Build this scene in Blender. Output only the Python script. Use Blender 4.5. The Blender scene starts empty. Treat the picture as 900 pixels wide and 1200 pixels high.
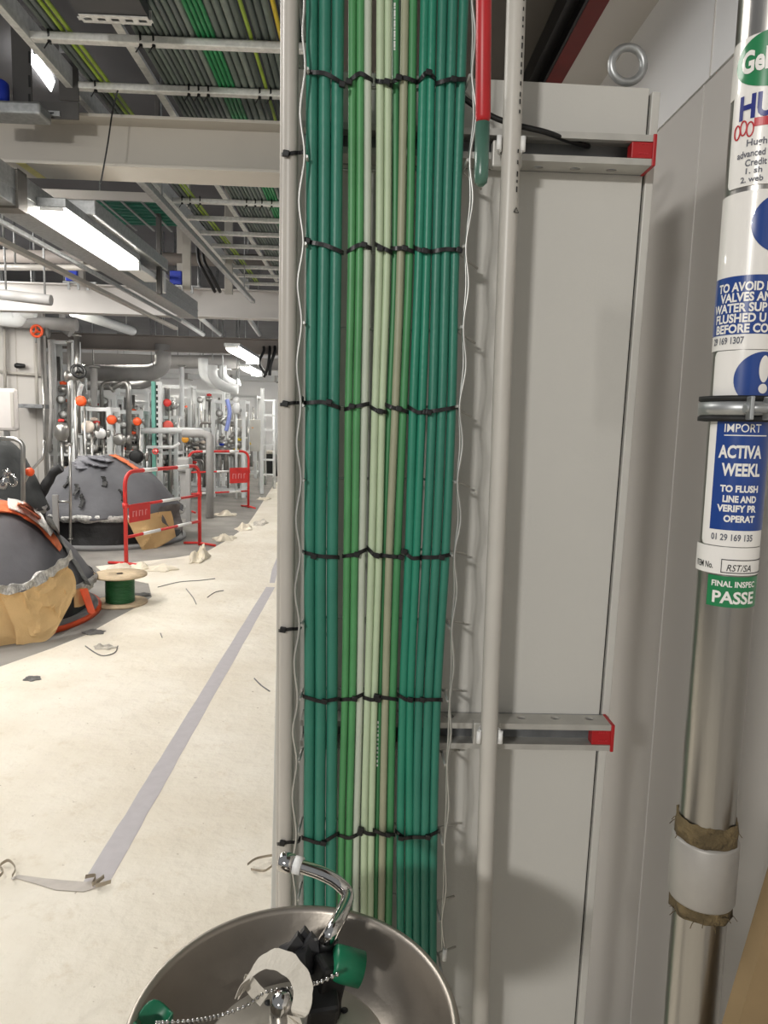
import bpy, bmesh, math, random
from mathutils import Vector, Matrix
C = bpy.context.scene.collection
S = bpy.context.scene
PI = math.pi
# ------------------------------------------------------------------ camera
F = 830.0
CAM = Vector((0, 0, 1.55))
Yw = Vector((-22, 104, -F)).normalized()          # hall axis, seen from the camera
Zw = Vector((190, F * F / 104.0, F))
Zw = (Zw - Yw * Zw.dot(Yw)).normalized()
Xw = Yw.cross(Zw).normalized()
R3 = Matrix((Xw, Yw, Zw))                         # camera -> world
cam_d = bpy.data.cameras.new('camera')
cam_d.sensor_fit = 'AUTO'; cam_d.sensor_width = 36; cam_d.lens = 36 * F / 1200.0
cam_d.clip_start = 0.02
cam = bpy.data.objects.new('camera', cam_d); C.objects.link(cam)
cam.matrix_world = Matrix.Translation(CAM) @ R3.to_4x4()
S.camera = cam
# ------------------------------------------------------------------ light
w = bpy.data.worlds.new('world'); S.world = w; w.use_nodes = True
w.node_tree.nodes['Background'].inputs[0].default_value = (0.95, 0.97, 1, 1)
w.node_tree.nodes['Background'].inputs[1].default_value = 0.3
S.view_settings.view_transform = 'Standard'; S.view_settings.look = 'None'
S.view_settings.exposure = -0.12; S.view_settings.gamma = 1.0
S.view_settings.use_curve_mapping = False

def area(name, loc, tgt, sx, sy, power, col=(1, 0.97, 0.92)):
    l = bpy.data.lights.new(name, 'AREA'); l.shape = 'RECTANGLE'; l.size = sx; l.size_y = sy
    l.energy = power; l.color = col
    o = bpy.data.objects.new(name, l); C.objects.link(o); o.location = loc
    o.rotation_euler = (Vector(tgt) - Vector(loc)).to_track_quat('-Z', 'Y').to_euler()
    return o
# ceiling batten behind the camera, then unseen fill lights added to brighten the hall
area('batten_and_fill_light', (-1.9, -3.0, 2.85), (0.1, 1.0, 1.2), 0.4, 0.2, 100)
area('batten_and_fill_light', (-1.9, 1.9, 3.0), (-1.9, 2.1, 0), 0.9, 1.2, 50)  # fill added above the frame to brighten the near floor
area('batten_and_fill_light', (-3.6, 4.6, 2.95), (-3.2, 4.8, 0), 0.3, 1.5, 70)  # fill added out of view to light the hall
area('batten_and_fill_light', (-3.9, 7.2, 3.3), (-3.2, 7.6, 0), 0.3, 1.5, 95)  # second out-of-view fill added for the hall
area('batten_and_fill_light', (-5.6, 8.4, 3.3), (-4.6, 11.0, 1.2), 0.3, 1.5, 95)  # fill added to brighten the left wall panels

# ------------------------------------------------------------------ pixel helpers (900 x 1200 frame)
def ray(px, py):
    return R3 @ Vector((px - 450.0, 600.0 - py, -F))
def P(px, py, Y):
    d = ray(px, py); return CAM + d * (Y / d.y)
def PZ(px, py, z):
    d = ray(px, py); return CAM + d * ((z - CAM.z) / d.z)
def PF(px, py, z=0.0): return PZ(px, py, z)
def PX(px, py, x):
    d = ray(px, py); return CAM + d * (x / d.x)

# ------------------------------------------------------------------ materials
def lin(v):
    v /= 255.0
    return v / 12.92 if v <= 0.04045 else ((v + 0.055) / 1.055) ** 2.4
def rgb(r, g, b): return (lin(r), lin(g), lin(b), 1)
MATS = {}
def mat(name, col, rough=0.5, metal=0.0, nscale=0, namt=0.0, bump=0.0, bscale=None, emit=0, col2=None, stretch=None, trans=0.0, coat=0.0):
    if name in MATS: return MATS[name]
    m = bpy.data.materials.new(name); m.use_nodes = True
    nt = m.node_tree; b = nt.nodes['Principled BSDF']
    col = rgb(*col)
    b.inputs['Base Color'].default_value = col
    b.inputs['Roughness'].default_value = rough; b.inputs['Metallic'].default_value = metal
    if coat: b.inputs['Coat Weight'].default_value = coat
    if trans: b.inputs['Transmission Weight'].default_value = trans
    if emit:
        b.inputs['Emission Color'].default_value = col; b.inputs['Emission Strength'].default_value = emit
    if nscale or bump:
        tc = nt.nodes.new('ShaderNodeTexCoord'); mp = nt.nodes.new('ShaderNodeMapping')
        nt.links.new(tc.outputs['Object'], mp.inputs[0])
        if stretch: mp.inputs['Scale'].default_value = stretch
        n = nt.nodes.new('ShaderNodeTexNoise'); n.inputs['Scale'].default_value = nscale or bscale
        n.inputs['Detail'].default_value = 6
        nt.links.new(mp.outputs[0], n.inputs['Vector'])
        if namt or col2:
            r = nt.nodes.new('ShaderNodeValToRGB')
            c2 = rgb(*col2) if col2 else tuple(max(0, x * (1 - namt)) for x in col[:3]) + (1,)
            r.color_ramp.elements[0].position = 0.38; r.color_ramp.elements[1].position = 0.62
            r.color_ramp.elements[0].color = c2; r.color_ramp.elements[1].color = col
            nt.links.new(n.outputs['Fac'], r.inputs[0]); nt.links.new(r.outputs[0], b.inputs['Base Color'])
        if bump:
            n2 = n
            if bscale:
                n2 = nt.nodes.new('ShaderNodeTexNoise'); n2.inputs['Scale'].default_value = bscale; n2.inputs['Detail'].default_value = 5
                nt.links.new(mp.outputs[0], n2.inputs['Vector'])
            bn = nt.nodes.new('ShaderNodeBump'); bn.inputs['Strength'].default_value = bump; bn.inputs['Distance'].default_value = 0.02
            nt.links.new(n2.outputs['Fac'], bn.inputs['Height']); nt.links.new(bn.outputs[0], b.inputs['Normal'])
    MATS[name] = m
    return m
M_floor = mat('floor_concrete', (150, 146, 140), 0.8, 0, 2.5, 0.25, 0.15, 30)
def sheet_mat():
    m = mat('protective_sheet', (232, 225, 211), 0.85, 0, 1.7, 0.0, 0.8, 11, col2=(221, 212, 195))
    nt = m.node_tree; b = nt.nodes['Principled BSDF']
    base = b.inputs['Base Color'].links[0].from_socket
    tc = nt.nodes.new('ShaderNodeTexCoord')
    v = nt.nodes.new('ShaderNodeTexNoise'); v.inputs['Scale'].default_value = 7; v.inputs['Detail'].default_value = 12; v.inputs['Roughness'].default_value = 0.75
    nt.links.new(tc.outputs['Object'], v.inputs['Vector'])
    r = nt.nodes.new('ShaderNodeValToRGB'); r.color_ramp.elements[0].position = 0.56; r.color_ramp.elements[1].position = 0.70
    r.color_ramp.elements[0].color = (0, 0, 0, 1); r.color_ramp.elements[1].color = (0.55, 0.55, 0.55, 1)
    nt.links.new(v.outputs['Fac'], r.inputs[0])
    mx = nt.nodes.new('ShaderNodeMix'); mx.data_type = 'RGBA'
    nt.links.new(r.outputs[0], mx.inputs['Factor']); nt.links.new(base, mx.inputs['A']); mx.inputs['B'].default_value = rgb(205, 190, 165)
    sp = nt.nodes.new('ShaderNodeTexNoise'); sp.inputs['Scale'].default_value = 34; sp.inputs['Detail'].default_value = 4
    nt.links.new(tc.outputs['Object'], sp.inputs['Vector'])
    r2 = nt.nodes.new('ShaderNodeValToRGB'); r2.color_ramp.elements[0].position = 0.70; r2.color_ramp.elements[1].position = 0.76
    r2.color_ramp.elements[0].color = (0, 0, 0, 1); r2.color_ramp.elements[1].color = (0.7, 0.7, 0.7, 1)
    nt.links.new(sp.outputs['Fac'], r2.inputs[0])
    m2 = nt.nodes.new('ShaderNodeMix'); m2.data_type = 'RGBA'
    nt.links.new(r2.outputs[0], m2.inputs['Factor']); nt.links.new(mx.outputs['Result'], m2.inputs['A']); m2.inputs['B'].default_value = rgb(150, 132, 108)
    nt.links.new(m2.outputs['Result'], b.inputs['Base Color'])
    return m
M_sheet = sheet_mat()
M_wall = mat('wall_panel', (203, 199, 194), 0.45, 0, 0.8, 0.05)
M_wallw = mat('white_panel', (230, 230, 230), 0.5, 0, 0.8, 0.04)
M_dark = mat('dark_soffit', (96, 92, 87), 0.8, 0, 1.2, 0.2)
M_ceil = mat('ceiling_dark', (92, 92, 96), 0.85, 0, 1.0, 0.25)
M_cab = mat('cabinet_grey', (205, 203, 197), 0.42, 0, 3, 0.03, 0.04, 220)
M_seal = mat('black_rubber', (22, 22, 22), 0.6, 0, 30, 0.2)
M_blk = mat('black_plastic', (20, 20, 21), 0.4, 0, 40, 0.2)
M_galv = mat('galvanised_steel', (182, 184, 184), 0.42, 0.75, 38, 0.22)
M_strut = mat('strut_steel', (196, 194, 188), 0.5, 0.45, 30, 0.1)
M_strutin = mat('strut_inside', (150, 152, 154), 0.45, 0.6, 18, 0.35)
M_red = mat('red_plastic', (178, 26, 32), 0.4, 0, 20, 0.1)
M_redp = mat('red_paint', (222, 58, 54), 0.45, 0, 12, 0.12)
M_white = mat('white_plastic', (238, 238, 236), 0.4, 0, 10, 0.03)
M_pvc = mat('pvc_conduit', (200, 196, 188), 0.38, 0, 8, 0.05)
M_post = mat('pvc_post', (184, 179, 171), 0.4, 0, 8, 0.05)
M_wire = mat('bright_wire', (190, 190, 186), 0.38, 0.8, 40, 0.1)
M_teal = mat('teal_jacket', (52, 126, 106), 0.42, 0, 9, 0.13, 0.05, 120)
M_teal2 = mat('teal_jacket_bright', (44, 134, 108), 0.4, 0, 9, 0.12, 0.05, 120)
M_lg = mat('leaf_green_jacket', (84, 152, 96), 0.42, 0, 12, 0.15)
M_pale = mat('pale_green_jacket', (188, 205, 172), 0.45, 0, 12, 0.08)
M_palegrey = mat('pale_grey_jacket', (190, 198, 182), 0.45, 0, 12, 0.08)
M_beige = mat('beige_jacket', (160, 162, 136), 0.45, 0, 12, 0.1)
M_mg = mat('mid_green_jacket', (74, 142, 92), 0.42, 0, 12, 0.12)
M_galvl = mat('galvanised_bounce_lit', (232, 232, 228), 0.5, 0.25, 38, 0.16)  # paler galvanised copy, floor bounce light put into the colour
M_ss = mat('brushed_stainless', (176, 173, 168), 0.3, 1.0, 14, 0.18, 0.05, 60, stretch=(1, 1, 0.06))
M_bowl = mat('bowl_stainless', (176, 168, 158), 0.4, 0.92, 7, 0.2, 0.04, 40)
M_chrome = mat('chrome', (205, 203, 200), 0.09, 1.0, 20, 0.05)
M_label = mat('label_white', (236, 233, 228), 0.28, 0, 10, 0.02, coat=0.5)
M_blue = mat('label_blue', (22, 62, 136), 0.3, 0, 10, 0.05, coat=0.5)
M_navy = mat('label_navy', (34, 44, 122), 0.35, 0, 10, 0.05)
M_lgreen = mat('label_green', (26, 124, 74), 0.32, 0, 10, 0.05, coat=0.4)
M_lred = mat('label_red', (190, 44, 52), 0.35, 0, 10, 0.05)
M_ink = mat('ink_grey', (96, 98, 108), 0.5, 0, 10, 0.05)
M_inkb = mat('ink_black', (26, 26, 28), 0.5, 0, 10, 0.05)
M_hemp = mat('hemp_sealant', (112, 96, 66), 0.9, 0, 60, 0.4, 0.6, 120)
M_cast = mat('coupling_grey', (168, 164, 158), 0.5, 0.35, 20, 0.12)
M_green = mat('green_cap', (16, 112, 78), 0.4, 0, 12, 0.12)
M_paper = mat('masking_tape', (214, 207, 194), 0.8, 0, 14, 0.08, 0.4, 30)
M_steelbeam = mat('beam_grey', (200, 196, 192), 0.55, 0, 1.5, 0.07)
M_beamb = mat('beam_brown_grey', (140, 132, 126), 0.6, 0, 1.5, 0.1)
M_gpipe = mat('insulated_pipe', (172, 170, 168), 0.55, 0.1, 5, 0.1)
M_wpipe = mat('white_pipe', (232, 234, 234), 0.5, 0, 5, 0.06)
M_spipe = mat('steel_pipe', (180, 178, 174), 0.3, 0.85, 9, 0.15)
M_orange = mat('orange_plastic', (244, 92, 40), 0.4, 0, 10, 0.15)
M_yellow = mat('yellow_jacket', (228, 200, 40), 0.45, 0, 10, 0.12)
M_ygreen = mat('yellow_green_jacket', (164, 190, 62), 0.45, 0, 10, 0.15)
M_dgreen = mat('reel_green', (46, 108, 62), 0.45, 0, 10, 0.2, 0.9, 60, stretch=(0.02, 0.02, 1))
M_dome = mat('dome_blanket', (98, 98, 102), 0.8, 0, 3, 0.2, 0.5, 7)
M_domed = mat('dome_dark_skirt', (34, 33, 34), 0.6, 0, 6, 0.4, 0.5, 12)
M_kraft = mat('kraft_paper', (222, 186, 132), 0.8, 0, 4, 0.12, 0.6, 9)
M_foil = mat('foil_edge', (200, 198, 194), 0.4, 0.5, 30, 0.35, 0.8, 40)
M_osb = mat('reel_board', (204, 182, 150), 0.8, 0, 20, 0.2)
M_tape = mat('floor_tape_grey', (184, 179, 181), 0.6, 0, 20, 0.06)
M_scrap = mat('scrap_film', (205, 198, 186), 0.6, 0, 12, 0.3)
M_scrapd = mat('scrap_dark', (112, 110, 108), 0.7, 0, 12, 0.3)
M_bluep = mat('blue_plastic', (40, 66, 190), 0.45, 0, 10, 0.1)
M_tube = mat('lamp_tube', (255, 250, 240), 0.5, emit=26)
M_tubef = mat('lamp_tube_far', (255, 252, 246), 0.5, emit=20)
M_brown = mat('brown_board', (140, 118, 84), 0.7, 0, 10, 0.2)
M_glaze = mat('green_glazing', (170, 214, 200), 0.15, 0, 4, 0.1)
M_cgrey = [mat('cable_grey_%s' % s, c, 0.5, 0, 12, 0.15) for s, c in
           (('a', (112, 124, 116)), ('b', (92, 102, 96)), ('c', (132, 142, 134)), ('d', (104, 112, 110)))]
M_cgreen = mat('cable_green', (40, 142, 84), 0.45, 0, 12, 0.15)

# ------------------------------------------------------------------ mesh builder
def wl(o):
    v = Vector((0, 0, 0))
    while o is not None:
        v += o.location; o = o.parent
    return v
def catmull(pts, n=6):
    pts = [Vector(p) for p in pts]
    if len(pts) < 3: return pts
    out = []
    for i in range(len(pts) - 1):
        p0 = pts[max(i - 1, 0)]; p1 = pts[i]; p2 = pts[i + 1]; p3 = pts[min(i + 2, len(pts) - 1)]
        for k in range(n):
            t = k / n
            out.append(0.5 * ((2 * p1) + (p2 - p0) * t + (2 * p0 - 5 * p1 + 4 * p2 - p3) * t * t + (3 * p1 - p0 - 3 * p2 + p3) * t ** 3))
    out.append(pts[-1])
    return out
def fillet(pts, r, n=6):
    pts = [Vector(p) for p in pts]; out = [pts[0]]
    for i in range(1, len(pts) - 1):
        a, b, c = pts[i - 1], pts[i], pts[i + 1]
        d1 = a - b; d2 = c - b
        rr = min(r, d1.length * 0.49, d2.length * 0.49)
        s = b + d1.normalized() * rr; e = b + d2.normalized() * rr
        for k in range(n + 1):
            t = k / n
            out.append(s * (1 - t) ** 2 + b * 2 * t * (1 - t) + e * t * t)
    out.append(pts[-1]); return out
class MB:
    def __init__(s): s.v = []; s.f = []; s.sm = []
    def add(s, vs, fs, smooth=False):
        n = len(s.v); s.v += [Vector(p) for p in vs]; s.f += [tuple(i + n for i in f) for f in fs]
        s.sm += [smooth] * len(fs); return s
    def box(s, c, size, rot=None, bev=0.0):
        c = Vector(c); hx, hy, hz = [q / 2 for q in size]
        if bev <= 0:
            vs = [Vector((x, y, z)) for x in (-hx, hx) for y in (-hy, hy) for z in (-hz, hz)]
            fs = [(0, 1, 3, 2), (4, 6, 7, 5), (0, 4, 5, 1), (2, 3, 7, 6), (0, 2, 6, 4), (1, 5, 7, 3)]
        else:
            bm = bmesh.new(); bmesh.ops.create_cube(bm, size=1)
            for v in bm.verts: v.co = Vector((v.co.x * size[0], v.co.y * size[1], v.co.z * size[2]))
            bmesh.ops.bevel(bm, geom=bm.edges[:], offset=bev, segments=2, affect='EDGES', profile=0.5)
            bm.verts.index_update(); vs = [v.co.copy() for v in bm.verts]; fs = [tuple(v.index for v in f.verts) for f in bm.faces]; bm.free()
        if rot is not None: vs = [rot @ v for v in vs]
        return s.add([c + v for v in vs], fs)
    def span(s, a, b, bev=0.0):
        a = Vector(a); b = Vector(b)
        return s.box((a + b) / 2, [abs(q) for q in (b - a)], None, bev)
    def tube(s, pts, r, seg=10, closed=False, cap=True):
        pts = [Vector(p) for p in pts]; n = len(pts)
        rs = r if isinstance(r, (list, tuple)) else [r] * n
        T = []
        for i in range(n):
            if closed: t = pts[(i + 1) % n] - pts[i - 1]
            else: t = pts[min(i + 1, n - 1)] - pts[max(i - 1, 0)]
            T.append(t.normalized() if t.length > 1e-9 else Vector((0, 0, 1)))
        u = T[0].orthogonal().normalized(); vs = []
        for i in range(n):
            u = (u - T[i] * u.dot(T[i]))
            u = u.normalized() if u.length > 1e-6 else T[i].orthogonal().normalized()
            w_ = T[i].cross(u)
            for k in range(seg):
                a = 2 * PI * k / seg
                vs.append(pts[i] + (u * math.cos(a) + w_ * math.sin(a)) * rs[i])
        fs = []
        m = n if closed else n - 1
        for i in range(m):
            j = (i + 1) % n
            for k in range(seg):
                k2 = (k + 1) % seg
                fs.append((i * seg + k, i * seg + k2, j * seg + k2, j * seg + k))
        s.add(vs, fs, True)
        if cap and not closed:
            b = len(s.v) - n * seg
            s.f.append(tuple(b + k for k in range(seg))[::-1]); s.sm.append(False)
            s.f.append(tuple(b + (n - 1) * seg + k for k in range(seg))); s.sm.append(False)
        return s
    def ribbon(s, pts, wd, th, up=Vector((0, 0, 1))):
        pts = [Vector(p) for p in pts]; n = len(pts); vs = []
        for i in range(n):
            t = (pts[min(i + 1, n - 1)] - pts[max(i - 1, 0)]).normalized()
            a = (up - t * up.dot(t)).normalized() * wd / 2; b = t.cross(a).normalized() * th / 2
            vs += [pts[i] + a + b, pts[i] + a - b, pts[i] - a - b, pts[i] - a + b]
        fs = [(3, 2, 1, 0), (4 * n - 4, 4 * n - 3, 4 * n - 2, 4 * n - 1)]
        for i in range(n - 1):
            for k in range(4):
                k2 = (k + 1) % 4
                fs.append((4 * i + k, 4 * i + k2, 4 * i + 4 + k2, 4 * i + 4 + k))
        return s.add(vs, fs)
    def lathe(s, prof, c, seg=32, axis=Vector((0, 0, 1)), a0=0, a1=2 * PI):
        c = Vector(c); axis = Vector(axis).normalized()
        u = Vector((1, 0, 0)) if abs(axis.x) < 0.9 else Vector((0, 1, 0))
        u = (u - axis * u.dot(axis)).normalized(); v_ = axis.cross(u)
        full = abs(a1 - a0 - 2 * PI) < 1e-6
        m = seg if full else seg + 1; vs = []
        for (r, z) in prof:
            for k in range(m):
                a = a0 + (a1 - a0) * k / seg
                vs.append(c + axis * z + (u * math.cos(a) + v_ * math.sin(a)) * r)
        fs = []
        for i in range(len(prof) - 1):
            for k in range(seg):
                k2 = (k + 1) % m
                fs.append((i * m + k, i * m + k2, (i + 1) * m + k2, (i + 1) * m + k))
        return s.add(vs, fs, True)
    def cyl(s, a, b, r, seg=16): return s.tube([a, b], r, seg)
    def torus(s, c, R, r, axis=(0, 0, 1), seg=24, ss=8):
        c = Vector(c); axis = Vector(axis).normalized(); u = axis.orthogonal().normalized(); v_ = axis.cross(u)
        return s.tube([c + (u * math.cos(2 * PI * k / seg) + v_ * math.sin(2 * PI * k / seg)) * R for k in range(seg)], r, ss, closed=True)
    def sphere(s, c, r, seg=12):
        return s.lathe([(max(1e-4, r * math.sin(PI * i / seg)), -r * math.cos(PI * i / seg)) for i in range(seg + 1)], c, seg)
    def prism(s, poly, d0, d1):
        """poly: world-space 3D points of one face (list), extruded by vectors d0 -> d1"""
        n = len(poly); vs = [Vector(p) + Vector(d0) for p in poly] + [Vector(p) + Vector(d1) for p in poly]
        fs = [tuple(range(n))[::-1], tuple(range(n, 2 * n))] + [(i, (i + 1) % n, n + (i + 1) % n, n + i) for i in range(n)]
        return s.add(vs, fs)
    def build(s, name, m, parent=None, fix=True):
        me = bpy.data.meshes.new(name)
        if parent is not None: off = wl(parent)
        else:
            lo = Vector((min(v.x for v in s.v), min(v.y for v in s.v), min(v.z for v in s.v)))
            hi = Vector((max(v.x for v in s.v), max(v.y for v in s.v), max(v.z for v in s.v)))
            off = Vector(((lo.x + hi.x) / 2, (lo.y + hi.y) / 2, lo.z))
        me.from_pydata([v - off for v in s.v], [], s.f)
        me.polygons.foreach_set('use_smooth', s.sm)
        if fix:
            bm = bmesh.new(); bm.from_mesh(me); bmesh.ops.recalc_face_normals(bm, faces=bm.faces); bm.to_mesh(bm and me); bm.free()
        me.materials.append(m); me.update()
        o = bpy.data.objects.new(name, me); C.objects.link(o)
        if parent is not None: o.parent = parent
        else: o.location = off
        return o
def thing(name, label, cat, loc, group=None):
    o = bpy.data.objects.new(name, None); C.objects.link(o); o.location = loc; o.empty_display_size = 0.05
    o['label'] = label; o['category'] = cat
    if group: o['group'] = group
    return o
def tag(o, label, cat, group=None, kind=None):
    o['label'] = label; o['category'] = cat
    if group: o['group'] = group
    if kind: o['kind'] = kind
    return o
def struct(name, mb, m, label=None):
    o = mb.build(name, m); o['kind'] = 'structure'
    if label: o['label'] = label
    return o
def displace(o, amt, scale, seed=0):
    from mathutils import noise
    for v in o.data.vertices:
        p = v.co * scale + Vector((seed * 7.3, seed * 3.1, 0))
        v.co += Vector((noise.noise(p), noise.noise(p + Vector((9, 0, 0))), noise.noise(p + Vector((0, 9, 0))))) * amt
    return o
X_, Y_, Z_ = Vector((1, 0, 0)), Vector((0, 1, 0)), Vector((0, 0, 1))

# ================================================================== structure
WX = 0.56                                            # right hand wall
struct('floor', MB().span((-13, -5, -0.1), (1.0, 30, 0)), M_floor)
poly = [(0, 800), (0, 782), (62, 760), (100, 745), (130, 728), (160, 712), (178, 700), (174, 684), (124, 674), (112, 664), (150, 660), (205, 654), (240, 648), (265, 634), (288, 618), (298, 604), (322, 566)]
pts = [PF(*q) for q in poly]
pts = [Vector((-5, pts[0].y, 0))] + pts[1:] + [Vector((-0.12, 26, 0)), Vector((-0.12, 0.98, 0)), Vector((0.3, 0.98, 0)), Vector((0.5, -4.5, 0)), Vector((-5, -4.5, 0))]
bm = bmesh.new(); vv = [bm.verts.new(p) for p in pts]; f = bm.faces.new(vv)
r = bmesh.ops.extrude_face_region(bm, geom=[f])
for g in r['geom']:
    if isinstance(g, bmesh.types.BMVert): g.co.z += 0.004
me = bpy.data.meshes.new('trim_1'); bmesh.ops.recalc_face_normals(bm, faces=bm.faces); bm.to_mesh(me); bm.free(); me.materials.append(M_sheet)
o = bpy.data.objects.new('floor_covering', me); C.objects.link(o); o['kind'] = 'structure'; o['label'] = 'cream protective sheet laid over the aisle floor'
ZF = 0.004
struct('ceiling', MB().span((-13, 2.0, 4.0), (-0.1, 30, 4.1)), M_ceil)
struct('wall_far', MB().span((-13, 27, 0), (0.0, 27.1, 4.0)), M_wallw)
struct('wall_right', MB().span((WX, -2.5, 0), (WX + 0.08, 2.3, PX(865, 60, WX).z)), M_wall)
zt = PX(865, 60, WX).z; zc = PX(775, 0, WX).z
struct('wall_upper', MB().span((WX - 0.004, -2.5, zt), (WX + 0.08, 2.3, zc + 0.02)), M_wallw)
# vertical panel joints of the right wall
ys = P(0, 0, 1).y
jy = PX(797, 460, WX).y
struct('trim_1', MB().span((WX - 0.0012, jy - 0.0012, 0), (WX + 0.0005, jy + 0.0012, zt)), mat('joint_seal', (205, 202, 198), 0.5, 0, 8, 0.04))
struct('trim_2', MB().span((WX - 0.0055, jy - 0.03, zt), (WX - 0.0035, jy - 0.027, zc)), M_wall)
xr = PZ(714, 0, zc).x; xm = PZ(690, 0, zc).x; xl = PZ(664, 0, zc).x
struct('ceiling_bay', MB().span((xr, -0.4, zc), (WX + 0.08, 2.3, zc + 0.05)), M_wall)
rc = tag(MB().span((xm, 0.2, zc - 0.002), (xr, 2.29, zc + 0.045)).build('ceiling_channel', mat('dark_red_paint', (112, 30, 26), 0.5, 0, 8, 0.2)), 'dark red steel channel under the bay ceiling above the cabinet', 'channel')
bc = MB()
bc.span((xl, 0.2, zc + 0.02), (xm - 0.002, 2.29, zc + 0.045)); bc.span((xl, 0.2, zc - 0.004), (xl + 0.006, 2.29, zc + 0.02)); bc.span((xm - 0.008, 0.2, zc - 0.004), (xm - 0.002, 2.29, zc + 0.02))
tag(bc.build('ceiling_channel', M_blk), 'black open channel running beside the dark red ceiling channel', 'channel')
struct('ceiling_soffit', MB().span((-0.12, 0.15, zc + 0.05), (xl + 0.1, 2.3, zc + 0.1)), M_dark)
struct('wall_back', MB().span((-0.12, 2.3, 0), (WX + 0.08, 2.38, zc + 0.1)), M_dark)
xp = P(52, 450, 11.5).x
struct('wall_left', MB().span((-12, 11.5, 0), (xp, 11.6, 3.2)), M_wall)
k = 0
for px in (20, 41):
    x = P(px, 440, 11.5).x; k += 1
    struct('trim_%d' % (k + 2), MB().span((x - 0.01, 11.494, 0), (x + 0.01, 11.5, 3.2)), M_post)

# ================================================================== steel beams
def beam(Y, zb, h, fw, x0, x1, m, label):
    t = thing('steel_beam', label, 'beam', (-2, Y, zb))
    t['kind'] = 'structure'
    mb = MB(); mb.span((x0, Y - 0.006, zb + 0.015), (x1, Y + 0.006, zb + h - 0.015)); mb.build('web', m, t)
    MB().span((x0, Y - fw / 2, zb), (x1, Y + fw / 2, zb + 0.016), 0.002).build('bottom_flange', m, t)
    MB().span((x0, Y - fw / 2, zb + h - 0.016), (x1, Y + fw / 2, zb + h), 0.002).build('top_flange', m, t)
    return t
yb1 = PZ(330, 202, 2.85).y
beam(yb1 + 0.13, 2.85, 0.26, 0.24, -6.5, -0.16, mat('beam_near', (204, 198, 188), 0.55, 0, 1.5, 0.07), 'nearest pale grey ceiling beam crossing above the aisle')
Yb2 = PZ(165, 370, 2.85).y; Yb3 = PZ(165, 411, 2.85).y; Yb4 = PZ(250, 432, 2.85).y
beam(Yb2, 2.85, 0.36, 0.2, -9, -0.3, M_steelbeam, 'second pale grey ceiling beam crossing beyond the lit lamp')
beam(Yb3, 2.85, 0.3, 0.2, -11, -0.4, M_beamb, 'third brownish grey ceiling beam crossing above the vessels')
beam(Yb4, 2.85, 0.3, 0.2, -12, -0.4, M_steelbeam, 'farthest pale ceiling beam crossing near the end of hall')

# ================================================================== right wall bay: cabinet
YC = 1.041
cl = P(327, 700, YC).x; cr = P(737.5, 560, YC).x; ctz = P(660, 96, YC).z
fr = P(725, 560, YC).x
cab = thing('control_cabinet', 'tall pale grey steel control cabinet behind the green cables', 'cabinet', ((cl + cr) / 2, YC + 0.2, 0))
b = MB().span((cl, YC + 0.016, 0.1), (cr, YC + 0.42, ctz), 0.003); b.build('carcass', M_cab, cab)
# right frame strip and door are tilted a hair like the photo: straight boxes here
MB().span((fr + 0.004, YC, 0.1), (cr, YC + 0.0155, ctz - 0.004), 0.0015).build('side_frame', M_cab, cab)
MB().span((cl, YC, 0.1), (fr, YC + 0.0155, ctz), 0.0015).build('door', M_cab, cab)
MB().span((fr, YC + 0.009, 0.1), (fr + 0.004, YC + 0.015, ctz - 0.006)).build('door_seal', M_seal, cab)
MB().span((cl + 0.02, YC + 0.03, 0.0), (cr - 0.02, YC + 0.4, 0.1), 0.003).build('plinth', M_blk, cab)
TILT = 0.011                                          # the cabinet is not quite plumb
cab.rotation_euler = (0, TILT, 0); cab.location.x -= math.sin(TILT) * 1.5
ec = P(735.5, 76, YC + 0.04)
eye = thing('eye_bolt', 'galvanised lifting eye bolt on top of the grey cabinet', 'eye bolt', (ec.x, ec.y, ctz))
MB().torus((ec.x, ec.y, ec.z), 0.0235, 0.0058, Y_, 32, 12).build('ring', M_galv, eye)
MB().lathe([(0.0001, -0.004), (0.014, -0.004), (0.014, 0.004), (0.009, 0.008), (0.0001, 0.008)], (ec.x, ec.y, ctz), 20).build('collar', M_galv, eye)

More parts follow.
